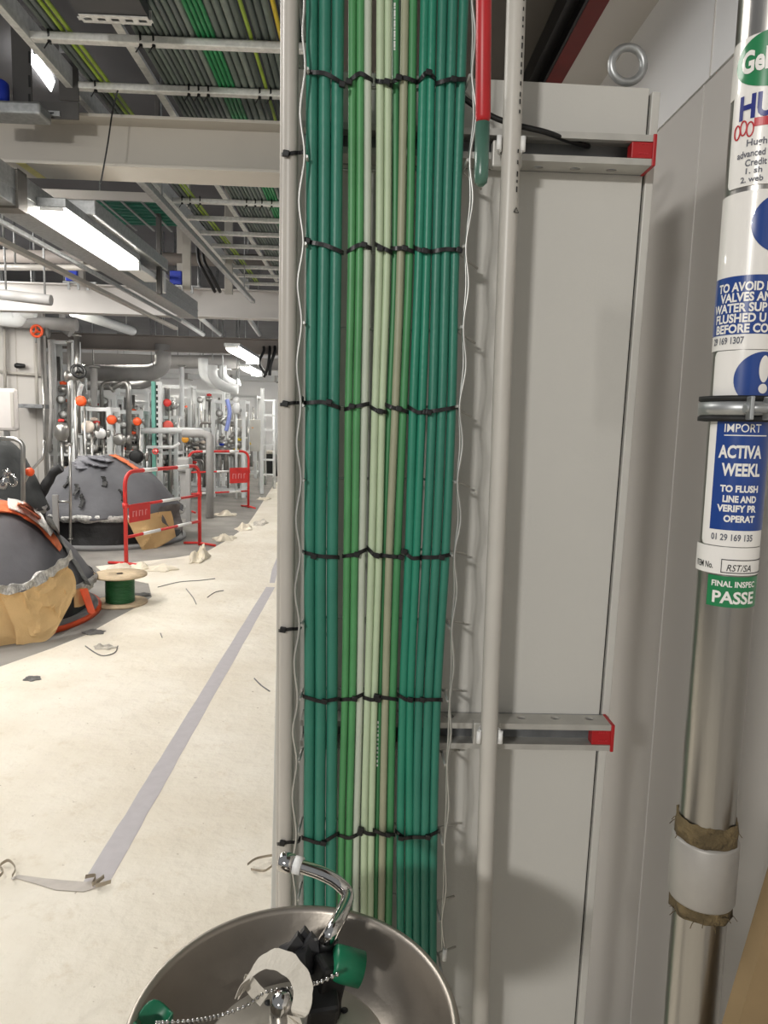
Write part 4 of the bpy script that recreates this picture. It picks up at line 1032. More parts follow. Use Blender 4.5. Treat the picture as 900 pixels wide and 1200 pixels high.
pipe_px([(200, 367), (238, 392)], 10, 3, M_wpipe, 'narrow white rail slanting between the second and third beams', Ys=[9.6, 12.3])
pipe_px([(228, 367), (258, 392)], 10, 2.6, M_wpipe, 'second narrow white rail slanting between the beams', Ys=[9.6, 12.3])
pipe_px([(288, 367), (304, 392)], 10, 3, M_galv, 'short galvanised rail hanging right of the white rails', Ys=[9.6, 12.3])
pipe_px([(0, 313), (150, 314)], 8.5, 3.5, M_post, 'grey horizontal pipe crossing behind the lamp at left')
pipe_px([(0, 300), (330, 306)], 9.5, 7, M_beamb, 'dark grey pipe crossing high behind the lamp')
pipe_px([(0, 345), (60, 352)], 8.4, 6, M_gpipe, 'grey pipe at the left edge just above the second beam')
# wires near far right lamp
for k, (a, b_, c) in enumerate((((305, 412), (299, 425), (306, 440)), ((312, 412), (309, 430), (303, 442)), ((318, 412), (312, 428), (310, 440)))):
    tag(MB().tube(catmull([P(a[0] + 4, 406, Yb3 - 0.104), P(a[0] + 4, a[1], Yb3 - 0.13 - k * 0.03), P(b_[0] + 5, b_[1], Yb3 - 0.16 - k * 0.03), P(c[0] + 6, c[1], Yb3 - 0.16 - k * 0.03)], 6), 0.03, 6).build('hanging_cable', M_blk), 'black cable hanging in a loop beyond the third beam, %s of three' % ['left', 'middle', 'right'][k], 'cable', 'hanging cables by the far lamp')
# rails on the left wall
for pxs, lab in ((((0, 436), (50, 440)), 'steel tube rail across the left wall panels'), (((42, 402), (44, 476)), 'vertical steel tube on the left wall panels'), (((5, 380), (6, 455)), 'thin vertical tube near the left picture edge')):
    pipe_px(pxs, 11.44 if pxs[1][0] == 50 else 11.36, 1.6, M_post, lab)
sh = P(38, 476, 11.2); tag(MB().span((sh.x - 0.22, 11.1, sh.z - 0.03), (sh.x + 0.2, 11.49, sh.z + 0.03), 0.006).build('wall_shelf', M_strutin), 'small dark grey shelf on the left wall panels', 'shelf')
hd_ = P(20, 428, 11.3); tag(MB().lathe([(0.0001, 0), (0.03, 0), (0.045, 0.03), (0.03, 0.15), (0.0001, 0.16)], hd_ + Vector((-0.08, 0.1, 0)), 14, X_).build('wall_fitting', M_blk), 'black round fitting on the left wall panels', 'fitting')
bb_ = P(5, 480, 9.6)
t = thing('white_tank', 'white rounded tank cabinet at the left edge by the wall', 'tank', (bb_.x - 0.3, 9.9, 0))
tz = P(10, 455, 9.6).z; t0 = P(10, 505, 9.6).z; xe = P(18, 480, 9.6).x
MB().span((xe - 1.0, 9.6, t0), (xe, 9.72, tz), 0.04).build('tank_body', mat('tank_white', (206, 200, 196), 0.5, 0, 5, 0.05), t)
MB().span((xe - 0.06, 9.59, t0 + 0.05), (xe - 0.02, 9.6, tz - 0.05), 0.004).build('tank_seam', M_post, t)
for q in (xe - 0.85, xe - 0.15): MB().span((q - 0.03, 9.63, 0), (q + 0.03, 9.69, t0)).build('leg', M_spipe, t)

# valves and instruments
def valve(px, py, Y, s, hm, label, bm_=None, kind='wheel', axis=(0, -1, 0.0)):
    """s = hand-wheel radius in px"""
    c = P(px, py, Y); r = s * Y / F; a = Vector(axis).normalized()
    t = thing('valve', label, 'valve', c + Vector((0, 0, -r)))
    body = MB(); bc = c - a * r * 1.6
    body.lathe([(0.0001, -r * 1.1), (r * 0.75, -r * 1.1), (r * 0.75, -r * 0.85), (r * 0.42, -r * 0.8), (r * 0.6, 0), (r * 0.42, r * 0.8), (r * 0.75, r * 0.85), (r * 0.75, r * 1.1), (0.0001, r * 1.1)], bc, 16, X_)
    body.build('valve_body', bm_ or M_spipe, t)
    MB().cyl(bc, c, r * 0.2, 10).build('valve_stem', M_spipe, t)
    MB().cyl(bc - Z_ * r * 0.3, Vector((bc.x, bc.y, 0)), r * 0.22, 10).build('valve_stand', M_spipe, t)
    h = MB()
    if kind == 'wheel':
        h.torus(c, r * 0.82, r * 0.2, a, 20, 8)
        u = a.orthogonal().normalized(); v_ = a.cross(u)
        for k in range(3):
            d = u * math.cos(k * 2.094) + v_ * math.sin(k * 2.094); h.cyl(c, c + d * r * 0.8, r * 0.13, 6)
        h.sphere(c, r * 0.3, 8)
    else:
        h.lathe([(0.0001, -r * 0.5), (r * 0.7, -r * 0.5), (r, -r * 0.2), (r, r * 0.3), (r * 0.6, r * 0.5), (0.0001, r * 0.5)], c, 16, a)
    h.build('hand_wheel', hm, t)
    return t
valve(43, 388, 11.0, 7.5, M_orange, 'valve with bright orange hand wheel under the second beam at left')
valve(92, 435, 10.5, 9, M_blk, 'valve with black hand wheel beside the steel risers', axis=(0.5, -0.6, 0.3))
valve(95, 470, 10.3, 6, M_orange, 'orange topped actuator valve below the black hand wheel', kind='cap')
valve(131, 492, 11.0, 5.5, M_orange, 'orange topped valve above the rear dome, left of the bend', kind='cap')
valve(161, 494, 11.4, 4.8, M_orange, 'orange topped valve right of the bent steel pipe', kind='cap')
valve(196, 472, 12.8, 4.5, M_redp, 'red topped valve behind the slotted white column', kind='cap')
valve(197, 499, 12.8, 6, mat('salmon_red', (224, 92, 80), 0.45, 0, 10, 0.1), 'salmon red capped valve standing on the white horizontal pipe', kind='cap')
valve(182, 529, 11.0, 3.6, M_redp, 'small red valve just above the rear barrier', kind='wheel')
valve(118, 508, 10.9, 6, M_white, 'white valve body standing behind the rear dome', kind='cap')
valve(140, 515, 10.9, 7, M_spipe, 'steel valve behind the rear dome top', kind='cap')
valve(160, 535, 10.8, 8, M_seal, 'black capped valve at the right shoulder of rear dome', kind='cap')
valve(217, 515, 12.0, 4, mat('amber', (226, 160, 50), 0.4, 0, 10, 0.1), 'amber capped valve left of the pale hoop post', kind='cap')
valve(103, 500, 10.5, 7, mat('cream_valve', (236, 220, 206), 0.45, 0, 8, 0.1), 'cream valve body left of the orange topped ones', kind='cap')
# steel vessel
vp = P(72, 505, 10.8); r = 8 * 10.8 / F
t = thing('steel_vessel', 'small egg shaped steel vessel with red cap behind the domes', 'vessel', vp - Z_ * 0.2)
MB().lathe([(0.0001, -r * 1.5), (r * 0.6, -r * 1.35), (r, -r * 0.6), (r, r * 0.5), (r * 0.6, r * 1.2), (0.0001, r * 1.4)], vp, 24).build('vessel_body', M_spipe, t)
MB().lathe([(0.0001, 0), (r * 0.45, 0), (r * 0.4, r * 0.35), (0.0001, r * 0.45)], vp + Z_ * r * 1.3, 16).build('vessel_cap', M_redp, t)
MB().cyl(vp - Z_ * r * 1.4, Vector((vp.x, vp.y, 0)), r * 0.25, 10).build('vessel_stem', M_spipe, t)

# process skids fill the far hall
def skid(px0, px1, pyt, Y, seed, label, hm):
    rnd = random.Random(seed)
    a = P(px0, pyt, Y); b_ = P(px1, pyt, Y); h = a.z; x0, x1 = a.x, b_.x; dpt = min(1.4, (x1 - x0) * 0.8)
    t = thing('process_skid', label, 'process skid', ((x0 + x1) / 2, Y, 0), 'pipework skids at the hall end')
    for xx in (x0, x1):
        for yy in (Y, Y + dpt): MB().span((xx - 0.035, yy - 0.035, 0), (xx + 0.035, yy + 0.035, h)).build('upright', M_wpipe, t)
    for zz in (0.15, 0.9, h - 0.04):
        m = MB()
        for yy in (Y, Y + dpt): m.span((x0, yy - 0.03, zz - 0.03), (x1, yy + 0.03, zz + 0.03))
        for xx in (x0, x1): m.span((xx - 0.028, Y, zz - 0.028), (xx + 0.028, Y + dpt, zz + 0.028))
        m.build('frame_rail', M_wpipe, t)
    for k in range(17):
        xx = rnd.uniform(x0 + 0.05, x1 - 0.05); yy = Y + rnd.uniform(0.05, dpt); xx2 = min(x1, max(x0, xx + rnd.uniform(-0.6, 0.6)))
        za, zb = rnd.uniform(0.2, 0.9), rnd.uniform(1.1, h)
        MB().tube(fillet([(xx, yy, za - 0.1), (xx, yy, (za + zb) / 2), (xx2, yy, (za + zb) / 2), (xx2, yy, zb)], 0.1, 4), rnd.choice((0.015, 0.02, 0.03, 0.045)), 8).build('skid_pipe', rnd.choice((M_spipe, M_wpipe, M_gpipe, M_spipe)), t)
    for k in range(9):
        xx = rnd.uniform(x0 + 0.1, x1 - 0.1); zz = rnd.uniform(0.5, h - 0.2); yy = Y + 0.02
        MB().lathe([(0.0001, -0.07), (0.05, -0.07), (0.06, 0), (0.05, 0.07), (0.0001, 0.07)], (xx, yy, zz), 12, X_).build('skid_valve', M_spipe, t)
        MB().lathe([(0.0001, 0), (0.05, 0), (0.06, 0.04), (0.0001, 0.06)], (xx, yy, zz + 0.07), 12).build('valve_cap', rnd.choice(hm), t)
    for k in range(2):
        xx = rnd.uniform(x0 + 0.1, x1 - 0.1); zz = rnd.uniform(1.0, h - 0.1)
        g = MB().lathe([(0.0001, 0), (0.07, 0), (0.07, 0.05), (0.0001, 0.05)], (xx, Y - 0.06, zz), 16, Y_).build('gauge_case', M_spipe, t)
        MB().lathe([(0.0001, -0.002), (0.058, -0.002), (0.0001, -0.003)], (xx, Y - 0.06, zz), 16, Y_).build('gauge_face', M_white, g)
    m = MB().span((x0 + 0.05, Y + 0.1, 0.9 + 0.03), (x1 - 0.05, Y + dpt - 0.1, 0.95)); m.build('drip_deck', M_spipe, t)
    return t
RD = (M_redp, M_spipe, M_white, M_orange); BL = (M_bluep, M_white, M_spipe, M_yellow); WH = (M_white, M_spipe, M_lgreen, M_redp)
skid(104, 134, 462, 12.8, 1, 'white framed pipework skid behind the rear dome, left end', RD)
skid(138, 172, 455, 13.6, 2, 'white framed pipework skid behind the bent steel pipe', RD)
skid(190, 222, 450, 15.0, 3, 'white framed pipework skid right of the slotted white column', RD)
skid(224, 262, 456, 16.5, 4, 'white framed pipework skid behind the pale hoop post', WH)
skid(250, 286, 468, 14.2, 5, 'white framed pipework skid behind the second red barrier', BL)
skid(262, 300, 462, 19.0, 6, 'white framed pipework skid deep behind the electric box', WH)
skid(156, 200, 470, 18.5, 7, 'pipework skid deep behind the turquoise edged frame', BL)
skid(53, 88, 440, 12.6, 8, 'white framed pipework skid beside the left wall panels', RD)
CL = (M_seal, M_orange, M_white, mat('cream_valve', (236, 220, 206), 0.45, 0, 8, 0.1), M_redp, M_spipe)
skid(94, 128, 476, 11.5, 11, 'low valve manifold skid just behind the rear dome', CL)
skid(138, 166, 480, 12.7, 12, 'low valve manifold skid right of the bent steel pipe foot', CL)
skid(62, 84, 398, 11.9, 13, 'tall narrow instrument skid under the orange hand wheel', CL)
skid(172, 206, 486, 13.3, 14, 'low valve manifold skid behind the near barrier top', CL)
skid(206, 244, 500, 14.2, 15, 'low valve manifold skid behind the pale hoop', CL)
skid(196, 232, 462, 20.5, 16, 'pipework skid deep at the hall end, mid', RD)
skid(232, 268, 466, 22.5, 17, 'pipework skid deep at the hall end, before the white wall', CL)
skid(140, 178, 468, 21.5, 18, 'pipework skid deep at the hall end, left', CL)
# slotted column with turquoise edge
t = thing('slotted_column', 'tall white slotted column with turquoise glazed edge', 'column', PF(183, 600))
Yc_ = 12.65; a = P(178, 447, Yc_); b_ = P(188, 447, Yc_)
MB().span((a.x + 0.07, Yc_, 0), (b_.x, Yc_ + 0.1, a.z), 0.004).build('white_column', M_wpipe, t)
MB().span((a.x - 0.01, Yc_ - 0.01, 0), (a.x + 0.05, Yc_ + 0.3, a.z)).build('glazed_edge', mat('turquoise', (140, 214, 198), 0.2, 0, 4, 0.1), t)
m = MB()
for k in range(14): m.span((a.x + 0.072, Yc_ - 0.003, a.z - 0.12 - k * 0.1), (a.x + 0.10, Yc_, a.z - 0.06 - k * 0.1))
m.build('column_slot', M_seal, t)
# electric box on post with warning triangle
Ye = 15.0
a = P(278, 491, Ye); b_ = P(305, 529, Ye)
t = thing('electric_box', 'grey electrical enclosure with yellow warning triangle on white post', 'electrical box', ((a.x + b_.x) / 2, Ye, 0))
MB().span((a.x, Ye, b_.z), (b_.x, Ye + 0.25, a.z), 0.012).build('enclosure', mat('enclosure_grey', (205, 204, 198), 0.45, 0, 4, 0.04), t)
pz0 = P(306, 455, Ye)
MB().span((b_.x - 0.01, Ye + 0.05, 0), (b_.x + 0.06, Ye + 0.12, pz0.z)).build('post', M_wpipe, t)
MB().span((a.x + 0.05, Ye + 0.1, 0), (a.x + 0.1, Ye + 0.16, b_.z)).build('post', M_wpipe, t)
tc_ = P(290, 517, Ye)
def tri3(s, y): return [Vector((tc_.x - s, y, tc_.z - s * 0.8)), Vector((tc_.x + s, y, tc_.z - s * 0.8)), Vector((tc_.x, y, tc_.z + s * 0.95))]
w_ = MB().prism(tri3(0.085, Ye - 0.004), (0, 0, 0), (0, 0.004, 0)).build('warning_triangle', mat('warning_yellow', (240, 200, 30), 0.4, 0, 6, 0.05), t)
MB().prism([Vector((tc_.x + dx * 0.085, Ye - 0.006, tc_.z + dz * 0.085)) for dx, dz in ((0.1, 0.55), (-0.25, -0.05), (0.02, -0.05), (-0.1, -0.55), (0.25, 0.1), (-0.02, 0.1))], (0, 0, 0), (0, 0.002, 0)).build('flash_symbol', M_inkb, w_)
mk = MB()
for k in range(4): mk.box((P(284 + k * 4, 501, Ye).x, Ye - 0.001, P(284, 501, Ye).z), (0.035, 0.004, 0.03))
mk.build('indicator_lamp', mat('amber_lamps', (224, 170, 110), 0.4, 0, 6, 0.1), t)
# white step ladder
Ys = 16.5
t = thing('step_ladder', 'white step ladder standing open at the end of the aisle', 'ladder', PF(316, 580))
a0, a1 = P(309, 468, Ys), P(321, 468, Ys); lz = a0.z
for xx, dxx in ((a0.x, -0.04), (a1.x, 0.06)):
    MB().tube([(xx, Ys, lz), (xx + dxx, Ys - 0.25, 0)], 0.035, 8).build('stile', M_wpipe, t); MB().tube([(xx, Ys + 0.05, lz), (xx + dxx, Ys + 0.7, 0)], 0.03, 8).build('rear_stile', M_wpipe, t)
for k in range(6):
    zz = lz * (k + 1) / 6.0 - 0.02; f_ = 1 - zz / lz
    MB().span((a0.x - 0.04 * f_, Ys - 0.25 * f_ - 0.04, zz - 0.02), (a1.x + 0.06 * f_, Ys - 0.25 * f_ + 0.04, zz + 0.02)).build('step', M_wpipe, t)
Yk = 20.0
a = P(311, 532, Yk); b_ = P(330, 532, Yk)
t = thing('black_crate', 'black crate on the floor at the far end of the aisle', 'crate', ((a.x + b_.x) / 2, Yk + 0.3, 0))
MB().span((a.x, Yk, 0.0), (b_.x, Yk + 0.6, a.z), 0.02).build('crate_body', M_blk, t)
MB().span((a.x + 0.02, Yk - 0.01, a.z), (b_.x - 0.02, Yk + 0.58, a.z + 0.09), 0.02).build('crate_cover', M_scrap, t)
a = P(309, 540, 17.5); tag(MB().span((a.x - 0.05, 17.5, 0), (a.x + 0.04, 17.6, P(309, 530, 17.5).z)).build('green_post', mat('mint_post', (170, 212, 178), 0.4, 0, 6, 0.08)), 'pale mint green post beside the black crate', 'post')
# blue upright & white lamp head
tag(MB().tube(catmull([P(266, 468, 13.6), P(269, 484, 13.6), P(265, 505, 13.6)], 6), 0.04, 8).build('blue_hose', mat('hose_blue', (146, 160, 226), 0.4, 0, 6, 0.1)), 'light blue hose hanging above the second red barrier', 'hose')
wh = P(277, 470, 13.9)
t = thing('white_actuator', 'white round headed actuator left of the electric box', 'actuator', wh - Z_ * 0.35)
MB().sphere(wh + Z_ * 0.02, 0.065, 12).build('actuator_head', M_white, t); MB().lathe([(0.0001, 0), (0.06, 0), (0.085, 0.1), (0.05, 0.2), (0.0001, 0.22)], wh - Z_ * 0.24, 16).build('actuator_body', M_white, t)
MB().cyl(wh - Z_ * 0.24, Vector((wh.x, wh.y, 0)), 0.025, 8).build('actuator_stand', M_wpipe, t)
# pale hoop post and pedestal boxes
h0 = PF(246, 607); Yh = h0.y
pipe_px([(214, 508), (236, 508), (246, 511), (246, 606.5)], Yh, 4.6, M_gpipe, 'pale grey hoop of thick pipe standing behind the rear barrier', fil=0.2)
for px, pt, pw, lab in ((214, 536, 15, 'pale grey pedestal cabinet right of the rear dome'), (220, 548, 5, 'slim grey post right of the rear dome')):
    Yq = 10.9 if pw > 10 else 10.4
    a = P(px - pw / 2, pt, Yq); b_ = P(px + pw / 2, pt, Yq)
    if pw > 10:
        t = thing('pedestal_box', lab, 'pedestal', ((a.x + b_.x) / 2, Yq, 0))
        MB().span((a.x, Yq, a.z - 0.22), (b_.x, Yq + 0.25, a.z), 0.03).build('box_head', M_gpipe, t); MB().span(((a.x + b_.x) / 2 - 0.06, Yq + 0.08, 0), ((a.x + b_.x) / 2 + 0.06, Yq + 0.2, a.z - 0.22)).build('stand', M_gpipe, t)
    else: tag(MB().span((a.x, Yq, 0), (b_.x, Yq + 0.08, a.z), 0.004).build('floor_post', M_gpipe), lab, 'post')

# ================================================================== domes
def dome(name, label, cx, cy, zl, R, ztop, mblanket, prof_pow=2.0, shift=0):
    t = thing(name, label, 'vessel', (cx, cy, 0))
    n = 14; pr = []
    for i in range(n + 1):
        u = i / n; pr.append((max(R * u, 0.0001), ztop - (ztop - zl) * (u ** prof_pow)))
    pr += [(R * 1.0, zl - 0.015), (R * 0.97, zl - 0.03)]
    o = MB().lathe(pr, (cx, cy, 0), 64).build('dome_blanket', mblanket, t); displace(o, 0.035, 2.6, shift); 
    o = MB().lathe([(R * 0.95, 0.0), (R * 0.97, 0.03), (R * 0.93, 0.06), (R * 0.93, zl + 0.02)], (cx, cy, 0), 56).build('dark_skirt', M_domed, t); displace(o, 0.02, 4, shift)
    fr_ = MB().lathe([(R * 0.985, zl + 0.03), (R * 1.005, zl + 0.01), (R * 1.0, zl - 0.035), (R * 0.96, zl - 0.05)], (cx, cy, 0), 80).build('foil_fringe', M_foil, t); displace(fr_, 0.03, 9, shift)
    MB().lathe([(R * 0.9, 0.0), (R * 1.01, 0.0), (R * 1.01, 0.05), (R * 0.9, 0.055)], (cx, cy, 0), 56).build('base_ring', mat('base_grey', (150, 150, 150), 0.6, 0, 4, 0.15), t)
    return t
def drape(parent, cx, cy, R, pts_deg_z, m, name, n=10, seed=0, amt=0.03):
    """quad patch on a cylinder: four corners (deg, z, r offset), -90deg faces the camera"""
    mb = MB(); (a, b_, c, d) = pts_deg_z; vs = []
    for i in range(n + 1):
        for j in range(n + 1):
            u, v = i / n, j / n
            q = [a[k] * (1 - u) * (1 - v) + b_[k] * u * (1 - v) + c[k] * u * v + d[k] * (1 - u) * v for k in range(3)]
            th = math.radians(q[0]); vs.append(Vector((cx + math.cos(th) * (R + q[2]), cy + math.sin(th) * (R + q[2]), q[1])))
    fs = [(i * (n + 1) + j, (i + 1) * (n + 1) + j, (i + 1) * (n + 1) + j + 1, i * (n + 1) + j + 1) for i in range(n) for j in range(n)]
    mb.add(vs, fs)
    o = mb.build(name, m, parent); displace(o, amt, 7, seed)
    return o
# front dome
YA = 5.40; cA = P(-28, 700, YA); RA = 0.86
zlA = P(108, 688, YA).z; ztA = P(-20, 578, YA).z
dA = dome('vessel_dome', 'nearest grey blanketed vessel dome at the left edge, wrapped in brown paper', cA.x, YA, zlA + 0.02, RA, ztA, M_dome, 1.75, 1)
def on_cyl(px, py, cx, cy, R):
    d = ray(px, py); a = d.x ** 2 + d.y ** 2; b_ = -2 * (d.x * cx + d.y * cy); c_ = cx ** 2 + cy ** 2 - R * R
    q = b_ * b_ - 4 * a * c_
    t = (-b_ - math.sqrt(q)) / (2 * a) if q > 0 else -b_ / (2 * a)
    return CAM + d * t
def drape_px(parent, cx, cy, R, top, bot, m, name, off0, off1, seed, amt, th=0.006):
    n = 34; k = 22; vs = []
    tp_ = catmull([Vector((a, b, 0)) for a, b in top], 8); bt_ = catmull([Vector((a, b, 0)) for a, b in bot], 8)
    for i in range(n + 1):
        a = tp_[round(i / n * (len(tp_) - 1))]; b_ = bt_[round(i / n * (len(bt_) - 1))]
        for j in range(k + 1):
            v = j / k; q = a * (1 - v) + b_ * v; vs.append(on_cyl(q.x, q.y, cx, cy, R + off0 + (off1 - off0) * v))
    N = len(vs); back = [v + (Vector((cx, cy, v.z)) - v).normalized() * th for v in vs]
    g = lambda i, j: i * (k + 1) + j
    fs = []
    for i in range(n):
        for j in range(k):
            f_ = (g(i, j), g(i + 1, j), g(i + 1, j + 1), g(i, j + 1)); fs += [f_, tuple(N + q for q in f_[::-1])]
    o = MB().add(vs + back, fs).build(name, m, parent, fix=False)
    from mathutils import noise
    for idx in range(N):
        p = o.data.vertices[idx].co; d = noise.ridged_multi_fractal(p * 4.2 + Vector((seed, 0, 0)), 0.9, 2.1, 3, 0.8, 2.0) * amt
        dv = Vector((noise.noise(p * 5 + Vector((seed, 3, 0))) * amt * 0.4, -d, noise.noise(p * 5) * amt * 0.4))
        o.data.vertices[idx].co += dv; o.data.vertices[idx + N].co += dv
    return o
drape_px(dA, cA.x, YA, RA, [(2, 694), (30, 692), (58, 676), (84, 655)], [(26, 752), (46, 752), (66, 738), (99, 690)], M_kraft, 'brown_paper', 0.06, 0.09, 1, 0.085)
drape_px(dA, cA.x, YA, RA, [(-60, 700), (-30, 698), (2, 694)], [(-60, 765), (-20, 764), (27, 752)], M_kraft, 'brown_paper', 0.03, 0.05, 4, 0.03)
drape_px(dA, cA.x, YA, RA, [(88, 692), (97, 688), (104, 690)], [(88, 712), (97, 710), (106, 702)], M_kraft, 'brown_paper', 0.03, 0.04, 6, 0.01)
fo = MB().ribbon(catmull([on_cyl(a, b, cA.x, YA, RA + 0.09) for a, b in ((-60, 690), (-25, 691), (0, 690), (28, 688), (50, 676), (70, 662), (84, 650))], 8), 0.06, 0.012).build('foil_edge', M_foil, dA)
displace(fo, 0.03, 16, 3)
def on_dome(cx, cy, R, zl, zt, pw, deg, u, off=0.02):
    th = math.radians(deg); return Vector((cx + math.cos(th) * R * u, cy + math.sin(th) * R * u, zt - (zt - zl) * u ** pw + off))
def dome_strip(parent, cx, cy, R, zl, zt, pw, path, wd, m, name, seed):
    pts = catmull([on_dome(cx, cy, R, zl, zt, pw, a, u, 0.028) for a, u in path], 6)
    o = MB(); vs = []; fs = []
    for i, p in enumerate(pts):
        t_ = (pts[min(i + 1, len(pts) - 1)] - pts[max(i - 1, 0)]).normalized(); s_ = t_.cross(Z_).normalized()
        ww = wd * (0.6 + 0.5 * math.sin(i * 1.3 + seed) ** 2)
        vs += [p + s_ * ww * 0.5, p - s_ * ww * 0.5 - Z_ * 0.004, p - s_ * ww * 0.5 - Z_ * 0.012, p + s_ * ww * 0.5 - Z_ * 0.012]
    for i in range(len(pts) - 1):
        for k in range(4): fs.append((4 * i + k, 4 * i + (k + 1) % 4, 4 * i + 4 + (k + 1) % 4, 4 * i + 4 + k))
    o.add(vs, fs); o = o.build(name, m, parent); displace(o, 0.01, 14, seed); return o
zA0 = zlA + 0.02
def dome_hit(px, py, cx, cy, R, zl, zt, pw):
    d = ray(px, py).normalized(); t = 3.0
    while t < 14:
        p = CAM + d * t; u = math.hypot(p.x - cx, p.y - cy) / R
        if u < 1 and p.z < zt - (zt - zl) * u ** pw: return p - d * 0.02
        t += 0.01
    return CAM + d * 5
def dome_sheet(parent, cx, cy, R, zl, zt, pw, top, bot, m, name, lift, seed):
    n = 20; k = 5; vs = []; tp_ = catmull([Vector((a, b, 0)) for a, b in top], 10); bt_ = catmull([Vector((a, b, 0)) for a, b in bot], 10)
    for i in range(n + 1):
        a = tp_[round(i / n * (len(tp_) - 1))]; b_ = bt_[round(i / n * (len(bt_) - 1))]
        for j in range(k + 1):
            q = a.lerp(b_, j / k); vs.append(dome_hit(q.x, q.y, cx, cy, R, zl, zt, pw) + Z_ * lift)
    N = len(vs); fs = []
    for i in range(n):
        for j in range(k):
            f_ = (i * (k + 1) + j, (i + 1) * (k + 1) + j, (i + 1) * (k + 1) + j + 1, i * (k + 1) + j + 1); fs += [f_, tuple(N + q for q in f_[::-1])]
    o = MB().add(vs + [v - Z_ * 0.008 for v in vs], fs).build(name, m, parent, fix=False); displace(o, 0.014, 9, seed); return o
DA = (cA.x, YA, RA, zA0, ztA, 1.75)
dome_sheet(dA, *DA, [(-20, 590), (15, 592), (40, 604), (58, 622), (72, 645)], [(-20, 606), (15, 606), (34, 615), (52, 630), (70, 650)], mat('orange_tape', (230, 124, 78), 0.6, 0, 9, 0.25), 'orange_film', 0.035, 1)
dome_sheet(dA, *DA, [(10, 593), (30, 598), (48, 612), (62, 632)], [(10, 604), (28, 610), (42, 620), (60, 636)], M_label, 'white_film', 0.06, 2)
dome_sheet(dA, *DA, [(52, 612), (66, 632), (84, 660), (100, 688)], [(60, 614), (74, 636), (92, 664), (107, 690)], mat('seam_grey', (112, 112, 110), 0.7, 0, 6, 0.2), 'blanket_seam', 0.03, 3)
drape_px(dA, cA.x, YA, RA, [(94, 690), (98, 690), (103, 689)], [(104, 718), (108, 719), (112, 717)], M_orange, 'orange_strap', 0.06, 0.10, 3, 0.01)
ob = MB().lathe([(RA * 1.012, 0.0), (RA * 1.04, 0.0), (RA * 1.04, 0.035), (RA * 1.012, 0.035)], (cA.x, YA, 0), 48).build('orange_ring', M_orange, dA)
# rear dome
YB = 9.05; cB = P(126, 600, YB); RB_ = 0.95
ztB = P(126, 533, YB).z; zlB = P(126, 609, YB - RB_).z
dB = dome('vessel_dome', 'rear grey blanketed vessel dome behind the red barrier', cB.x, YB, zlB, RB_, ztB, M_dome, 2.0, 2)
drape_px(dB, cB.x, YB, RB_, [(150, 609), (172, 603), (200, 598)], [(168, 645), (182, 643), (207, 628)], M_kraft, 'brown_paper', 0.05, 0.06, 2, 0.04)
dome_strip(dB, cB.x, YB, RB_, zlB, ztB, 2.0, [(-40, 0.15), (-30, 0.32), (-24, 0.5)], 0.12, mat('orange_tape', (230, 124, 78)), 'orange_film', 2)
for k, (a0, u0, a1, u1) in enumerate(((-120, 0.2, -60, 0.35), (-110, 0.34, -70, 0.46), (-140, 0.25, -100, 0.5))):
    dome_strip(dB, cB.x, YB, RB_, zlB, ztB, 2.0, [(a0, u0), ((a0 + a1) / 2, (u0 + u1) / 2), (a1, u1)], 0.22, mat('blanket_flap', (122, 122, 128), 0.8, 0, 5, 0.2), 'blanket_flap', k)
for k, (a0, u0) in enumerate(((-100, 0.7), (-92, 0.8), (-75, 0.6), (-60, 0.75), (-115, 0.62))):
    dome_strip(dB, cB.x, YB, RB_, zlB, ztB, 2.0, [(a0, u0), (a0 + 3, u0 + 0.06), (a0 + 2, u0 + 0.12)], 0.05, M_seal, 'blanket_tear', k)
o = drape(dB, cB.x, YB, RB_, ((-36, zlB + 0.10, 0.05), (-12, zlB + 0.14, 0.05), (-14, 0.12, 0.08), (-34, 0.3, 0.08)), mat('flap_grey', (120, 116, 114), 0.7, 0, 6, 0.4), 'torn_flap', 6, 5, 0.07)
# dark dome behind the front one
YD = 7.6; cD = P(-12, 560, YD); ztD = P(10, 512, YD).z
dD = dome('vessel_dome', 'dark vessel dome between the two grey ones at the left', cD.x, YD, 0.55, 0.56, ztD, mat('dome_black', (52, 54, 54), 0.6, 0, 4, 0.4, 0.6, 8), 2.2, 3)
pipe_px([(-10, 514), (18, 514), (27, 520), (27, 592)], 6.6, 2.6, M_spipe, 'bent stainless handrail tube above the front dome', fil=0.15)
pipe_px([(82.5, 520), (82.5, 632)], 7.68, 1.6, M_spipe, 'thin upright steel rod in front of the rear dome', flange=True)
a = P(64, 580, 7.6); b_ = P(64, 612, 7.6)
t = thing('flat_bracket', 'grey flat bar bracket left of the thin steel rod', 'bracket', b_)
MB().span((a.x - 0.03, 7.6, 0.0), (a.x + 0.03, 7.63, a.z), 0.003).build('flat_bar', M_gpipe, t); e = P(82, 588, 7.62)
MB().cyl(Vector((a.x, 7.615, e.z)), Vector((e.x, 7.615, e.z)), 0.012, 8).build('tie_bar', M_spipe, t)
c = P(35, 553, 6.7)
t = thing('ball_lever', 'steel lever with orange red ball beside the bent handrail', 'lever', P(28, 566, 6.7))
MB().sphere(c, 0.042, 14).build('lever_ball', M_orange, t); MB().tube([Vector((P(28, 566, 6.7).x - 0.02, 6.7, 0)), P(28, 566, 6.7), c, P(50, 537, 6.75), P(52, 516, 6.75)], 0.014, 8).build('lever_arm', M_spipe, t)
t = thing('hose_coupling', 'shiny steel hose coupling behind the front dome', 'coupling', P(6, 575, 6.5))
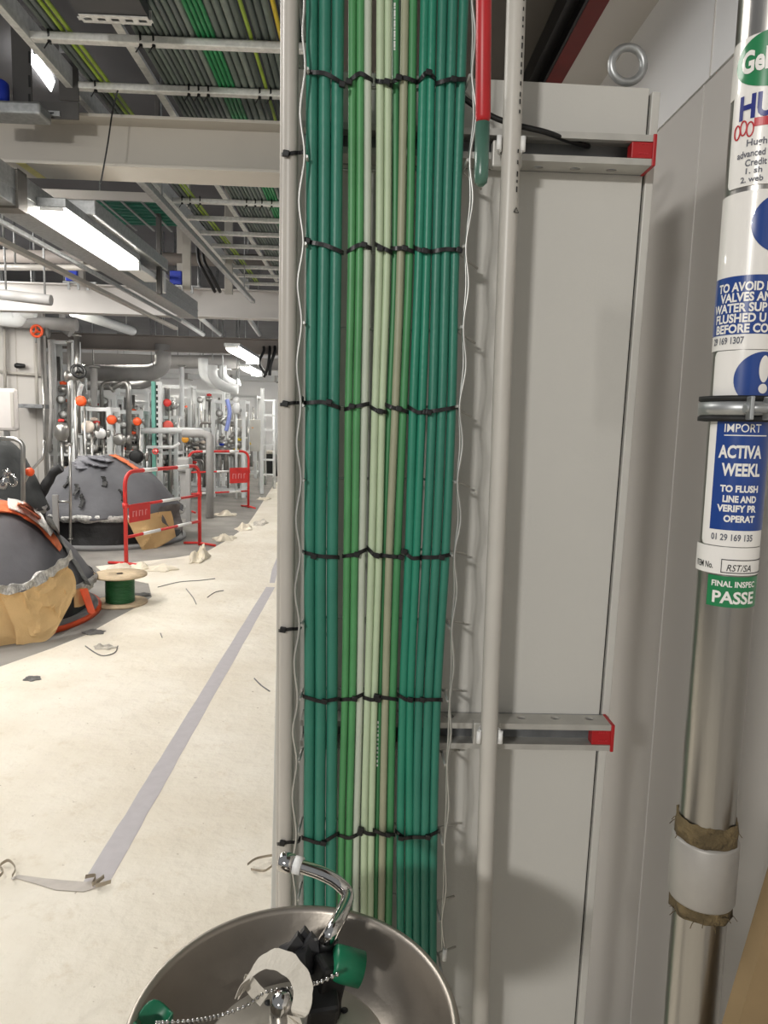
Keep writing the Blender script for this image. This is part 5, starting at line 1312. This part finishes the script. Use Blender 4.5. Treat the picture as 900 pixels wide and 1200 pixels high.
cc = P(6, 560, 6.5); MB().lathe([(0.0001, -0.1), (0.04, -0.1), (0.05, -0.02), (0.03, 0.0), (0.03, 0.05), (0.045, 0.06), (0.0001, 0.09)], cc, 16, Vector((0.4, 0, 1))).build('coupling_body', M_chrome, t)
MB().torus(cc + Vector((0.06, 0, -0.02)), 0.05, 0.014, (0.4, 1, 0.2), 18, 8).build('coupling_clamp', M_chrome, t)
tag(displace(MB().tube(catmull([P(44, 596, 7.8) - Z_ * (P(44, 596, 7.8).z - 0.05), P(46, 590, 7.8), P(52, 572, 7.8), P(62, 556, 7.8), P(72, 548, 7.8)], 6), [0.05] * 25, 8).build('lagging_roll', M_domed), 0.02, 9, 4), 'dark crumpled lagging roll between the domes', 'lagging')

# ================================================================== cable reel
rp0 = PF(141, 707); q = 6.6
rr = 31 * rp0.y / F; 
t = thing('cable_reel', 'plywood cable reel wound with dark green cable standing on the floor', 'cable reel', (rp0.x, rp0.y, ZF))
hz_ = P(140, 672, rp0.y).z
for z in (ZF, hz_ - 0.016): MB().lathe([(0.02, 0), (rr, 0), (rr, 0.014), (0.02, 0.014), (0.02, 0)], (rp0.x, rp0.y, z), 40).build('flange', M_osb, t)
pr = [(0.02, 0.014)]; N_ = 18
for k in range(N_):
    z = 0.014 + (hz_ - 0.044) * k / N_; dzk = (hz_ - 0.044) / N_; R_ = rr * 0.53
    pr += [(R_ - 0.004, z + 0.0005), (R_, z + dzk * 0.25), (R_ + 0.002, z + dzk * 0.5), (R_, z + dzk * 0.75)]
pr += [(0.02, hz_ - 0.03)]
MB().lathe(pr, (rp0.x, rp0.y, ZF), 40).build('wound_cable', M_dgreen, t)
MB().lathe([(0.018, 0.001), (0.026, 0.001), (0.026, 0.004), (0.018, 0.004)], (rp0.x, rp0.y, hz_ - 0.002), 16).build('hub', M_inkb, t)

# ================================================================== red barriers
def barrier(A0, B0, H, label, sign_side, rails=(0.62, 0.30), sgn=(0.02, 0.27), sz=(0.45, 0.64)):
    t = thing('safety_barrier', label, 'barrier', (A0 + B0) / 2)
    d = (B0 - A0); L = d.length; dn = d.normalized(); r = 0.021
    MB().tube(fillet([A0, A0 + Z_ * H, B0 + Z_ * H, B0], 0.16, 8), r, 12).build('frame_tube', M_redp, t)
    for z in rails: MB().cyl(A0 + Z_ * z, B0 + Z_ * z, 0.016, 10).build('cross_rail', M_redp, t)
    for z, u0, u1 in ((H, 0.22, 0.38), (H, 0.66, 0.82), (rails[0], 0.45, 0.7), (rails[1], 0.2, 0.42), (rails[1], 0.66, 0.86)):
        MB().cyl(A0 + dn * L * u0 + Z_ * z, A0 + dn * L * u1 + Z_ * z, (r if z == H else 0.016) + 0.002, 12).build('white_band', M_white, t)
    for q_ in (A0, B0):
        n_ = dn.cross(Z_); MB().tube([q_ - n_ * 0.22 + Z_ * 0.015, q_ + Z_ * 0.03, q_ + n_ * 0.22 + Z_ * 0.015], 0.015, 8).build('foot', M_redp, t)
        MB().cyl(q_ + Z_ * (H * 0.62) - n_ * 0.0, q_ + Z_ * (H * 0.62 + 0.05), r + 0.008, 10).build('hook_lug', M_redp, t)
    n_ = -dn.cross(Z_)
    if n_.y > 0: n_ = -n_
    s0 = A0 + dn * L * sgn[0]; s1 = A0 + dn * L * sgn[1]
    p = MB().prism([s0 + Z_ * sz[0], s1 + Z_ * sz[0], s1 + Z_ * sz[1], s0 + Z_ * sz[1]], n_ * 0.022, n_ * 0.03).build('sign_plate', M_redp, t)
    m = MB(); k = 0; wlen = (s1 - s0).length; hh = sz[1] - sz[0]
    for j in range(5):
        a = s0 + dn * wlen * (0.14 + j * 0.15); m.prism([a + Z_ * (sz[0] + hh * 0.3), a + dn * wlen * 0.04 + Z_ * (sz[0] + hh * 0.3), a + dn * wlen * 0.04 + Z_ * (sz[0] + hh * 0.62), a + Z_ * (sz[0] + hh * 0.62)], n_ * 0.03, n_ * 0.032)
        if j % 2 == 0: m.prism([a + Z_ * (sz[0] + hh * 0.56), a + dn * wlen * 0.1 + Z_ * (sz[0] + hh * 0.56), a + dn * wlen * 0.1 + Z_ * (sz[0] + hh * 0.62), a + Z_ * (sz[0] + hh * 0.62)], n_ * 0.03, n_ * 0.032)
    m.build('sign_lettering', mat('sign_pink', (236, 150, 150), 0.5, 0, 6, 0.05), p)
    return t
A0 = PF(148, 663); B0 = PF(234, 639)
HA = P(147, 553, A0.y).z
barrier(A0, B0, HA, 'red and white safety barrier standing before the rear dome', 0)
A1 = PF(221, 600); B1 = PF(291, 595)
barrier(A1, B1, P(256, 529, (A1.y + B1.y) / 2).z, 'farther red and white safety barrier before the electric box', 1, (0.66, 0.3), (0.66, 0.98), (0.45, 0.72))

# ================================================================== floor marks and scraps
def strip_floor(pxs, wds, m, name, label, cat, z=ZF + 0.0012, th=0.0012):
    pts = [PF(a, b, z) for a, b in pxs]; L_, R_ = [], []
    for i, p in enumerate(pts):
        t_ = (pts[min(i + 1, len(pts) - 1)] - pts[max(i - 1, 0)]).normalized(); s_ = t_.cross(Z_).normalized() * wds[i] / 2
        L_.append(p + s_); R_.append(p - s_)
    vs = []
    for a, b in zip(L_, R_): vs += [a, b, b - Z_ * th, a - Z_ * th]
    fs = [(3, 2, 1, 0)]; n = len(pts)
    for i in range(n - 1):
        for k in range(4): fs.append((4 * i + k, 4 * i + (k + 1) % 4, 4 * i + 4 + (k + 1) % 4, 4 * i + 4 + k))
    fs.append((4 * n - 4, 4 * n - 3, 4 * n - 2, 4 * n - 1))
    return tag(MB().add(vs, fs).build(name, m), label, cat)
random.seed(5)
tpx = []; n = 26
for i in range(n + 1):
    u = i / n; tpx.append((112 + (317 - 112) * u, 1035 + (688 - 1035) * u))
strip_floor(tpx, [0.085 * (1 + random.uniform(-0.05, 0.05)) for _ in tpx], M_tape, 'floor_tape', 'long straight grey tape line along the cream floor', 'tape')
strip_floor([(319, 683), (322, 668), (326, 655), (332, 640)], [0.05, 0.06, 0.04, 0.05], M_tape, 'floor_tape', 'worn grey tape remnant beyond the straight line beside the post', 'tape')
strip_floor([(122, 1032), (100, 1039), (70, 1037), (45, 1032), (20, 1027), (14, 1030)], [0.05, 0.05, 0.05, 0.03, 0.018, 0.015], mat('tape_pale', (190, 182, 174), 0.6, 0, 20, 0.12), 'floor_tape', 'short pale tape piece across the end of the grey line', 'tape', z=ZF + 0.003)
for k, (pts_, lab, r_) in enumerate(((((100, 1030), (112, 1026), (108, 1036), (122, 1030), (112, 1040), (130, 1033)), 'crumpled tape end where the two tape strips meet', 0.006),
                                   (((14, 1030), (18, 1018), (10, 1010), (0, 1014), (4, 1024), (-2, 1030)), 'curled loose tape end at the left edge of the floor', 0.005),
                                   (((290, 1016), (302, 1008), (326, 1003), (312, 1020), (294, 1018)), 'thin torn strip on the floor left of the grey conduit', 0.004))):
    tag(MB().ribbon(catmull([PF(a, b, ZF + 0.012) + Z_ * random.uniform(-0.004, 0.01) for a, b in pts_], 5), r_ * 2.2, 0.0012).build('tape_scrap', mat('tape_brown', (176, 164, 146), 0.7, 0, 20, 0.3)), lab, 'scrap')
def scrap(px, py, w_, d_, m, label, seed, hgt=0.05):
    from mathutils import noise
    rnd = random.Random(seed); c = PF(px, py); sx = w_ * c.y / F; sy = d_ * c.y / F * (c.y / 1.55); rings, n = 7, 22
    vs = [Vector((c.x, c.y, 0))]; ph = rnd.uniform(0, 6)
    for j in range(1, rings + 1):
        for i in range(n):
            a = 2 * PI * i / n; q = (0.75 + 0.25 * math.sin(2 * a + ph) * math.cos(3 * a + ph * 2)) * j / rings / 2
            vs.append(Vector((c.x + math.cos(a) * sx * q, c.y + math.sin(a) * sy * q, 0)))
    k = 3.0 / max(0.12, min(sx, sy))
    for idx, v in enumerate(vs):
        e = 1 - (max(0, (idx - 1) // n + 1) / rings) ** 3
        v.z = ZF + 0.004 + hgt * (0.25 + e) * abs(noise.noise(Vector((v.x, v.y, seed)) * k) * 1.3 + 0.25) * 0.8
    N = len(vs); base = [Vector((v.x, v.y, ZF + 0.001)) for v in vs[-n:]]
    fs = [(0, 1 + i, 1 + (i + 1) % n) for i in range(n)]
    for j in range(rings - 1):
        for i in range(n): a = 1 + j * n; fs.append((a + i, a + n + i, a + n + (i + 1) % n, a + (i + 1) % n))
    a = 1 + (rings - 1) * n
    fs += [(a + i, N + i, N + (i + 1) % n, a + (i + 1) % n) for i in range(n)] + [tuple(N + i for i in range(n))[::-1]]
    return tag(MB().add(vs + base, fs).build('floor_scrap', m), label, 'scrap')
S_ = (M_scrap, M_scrapd, mat('scrap_cream', (232, 222, 202), 0.7, 0, 9, 0.15, 0.5, 14))
for k, (px, py, w_, d_, mi, lab, h) in enumerate((
    (38, 797, 26, 8, 1, 'small dark torn scrap on the floor below the front dome', 0.02), (124, 760, 34, 7, 0, 'flat pale film scrap in front of the cable reel', 0.03),
    (232, 656, 26, 16, 2, 'crumpled cream sheet at the right foot of the near barrier', 0.16), (150, 668, 60, 9, 2, 'cream sheet heap behind the cable reel', 0.12), (190, 668, 50, 9, 2, 'cream crumpled sheet between the barrier feet', 0.08),
    (265, 632, 34, 9, 2, 'rumpled cream sheet fold right of the near barrier', 0.1), (285, 620, 26, 7, 2, 'low cream sheet heap in mid aisle', 0.09), (306, 614, 22, 8, 0, 'grey film scrap in the far aisle', 0.07),
    (262, 604, 40, 5, 2, 'cream sheet heap before the farther barrier', 0.09), (310, 585, 20, 4, 2, 'small cream heap at the far aisle end', 0.06), (165, 698, 30, 5, 1, 'dark flat offcut behind the cable reel', 0.02), (112, 742, 34, 8, 1, 'dark dusty scrap at the base of the front dome', 0.03))):
    scrap(px, py, w_, d_, S_[mi], lab, k + 40, h)
for k, (pts_, lab) in enumerate(((((185, 688), (210, 682), (236, 680), (252, 678)), 'thin dark wire offcut lying across the aisle'), (((218, 690), (226, 700), (230, 708)), 'short wire offcut near the dark offcut'), (((243, 700), (252, 694), (262, 692)), 'small curled offcut in mid aisle'),
                             (((298, 795), (306, 803), (316, 810)), 'short dark strand on the floor near the post'), (((100, 757), (118, 768), (134, 765), (138, 757)), 'bent wire strand before the cable reel'), (((188, 742), (190, 747)), 'tiny dark offcut right of the cable reel'))):
    tag(MB().tube(catmull([PF(a, b, ZF + 0.0036) for a, b in pts_], 5), 0.0035, 6).build('wire_offcut', M_scrapd), lab, 'scrap')
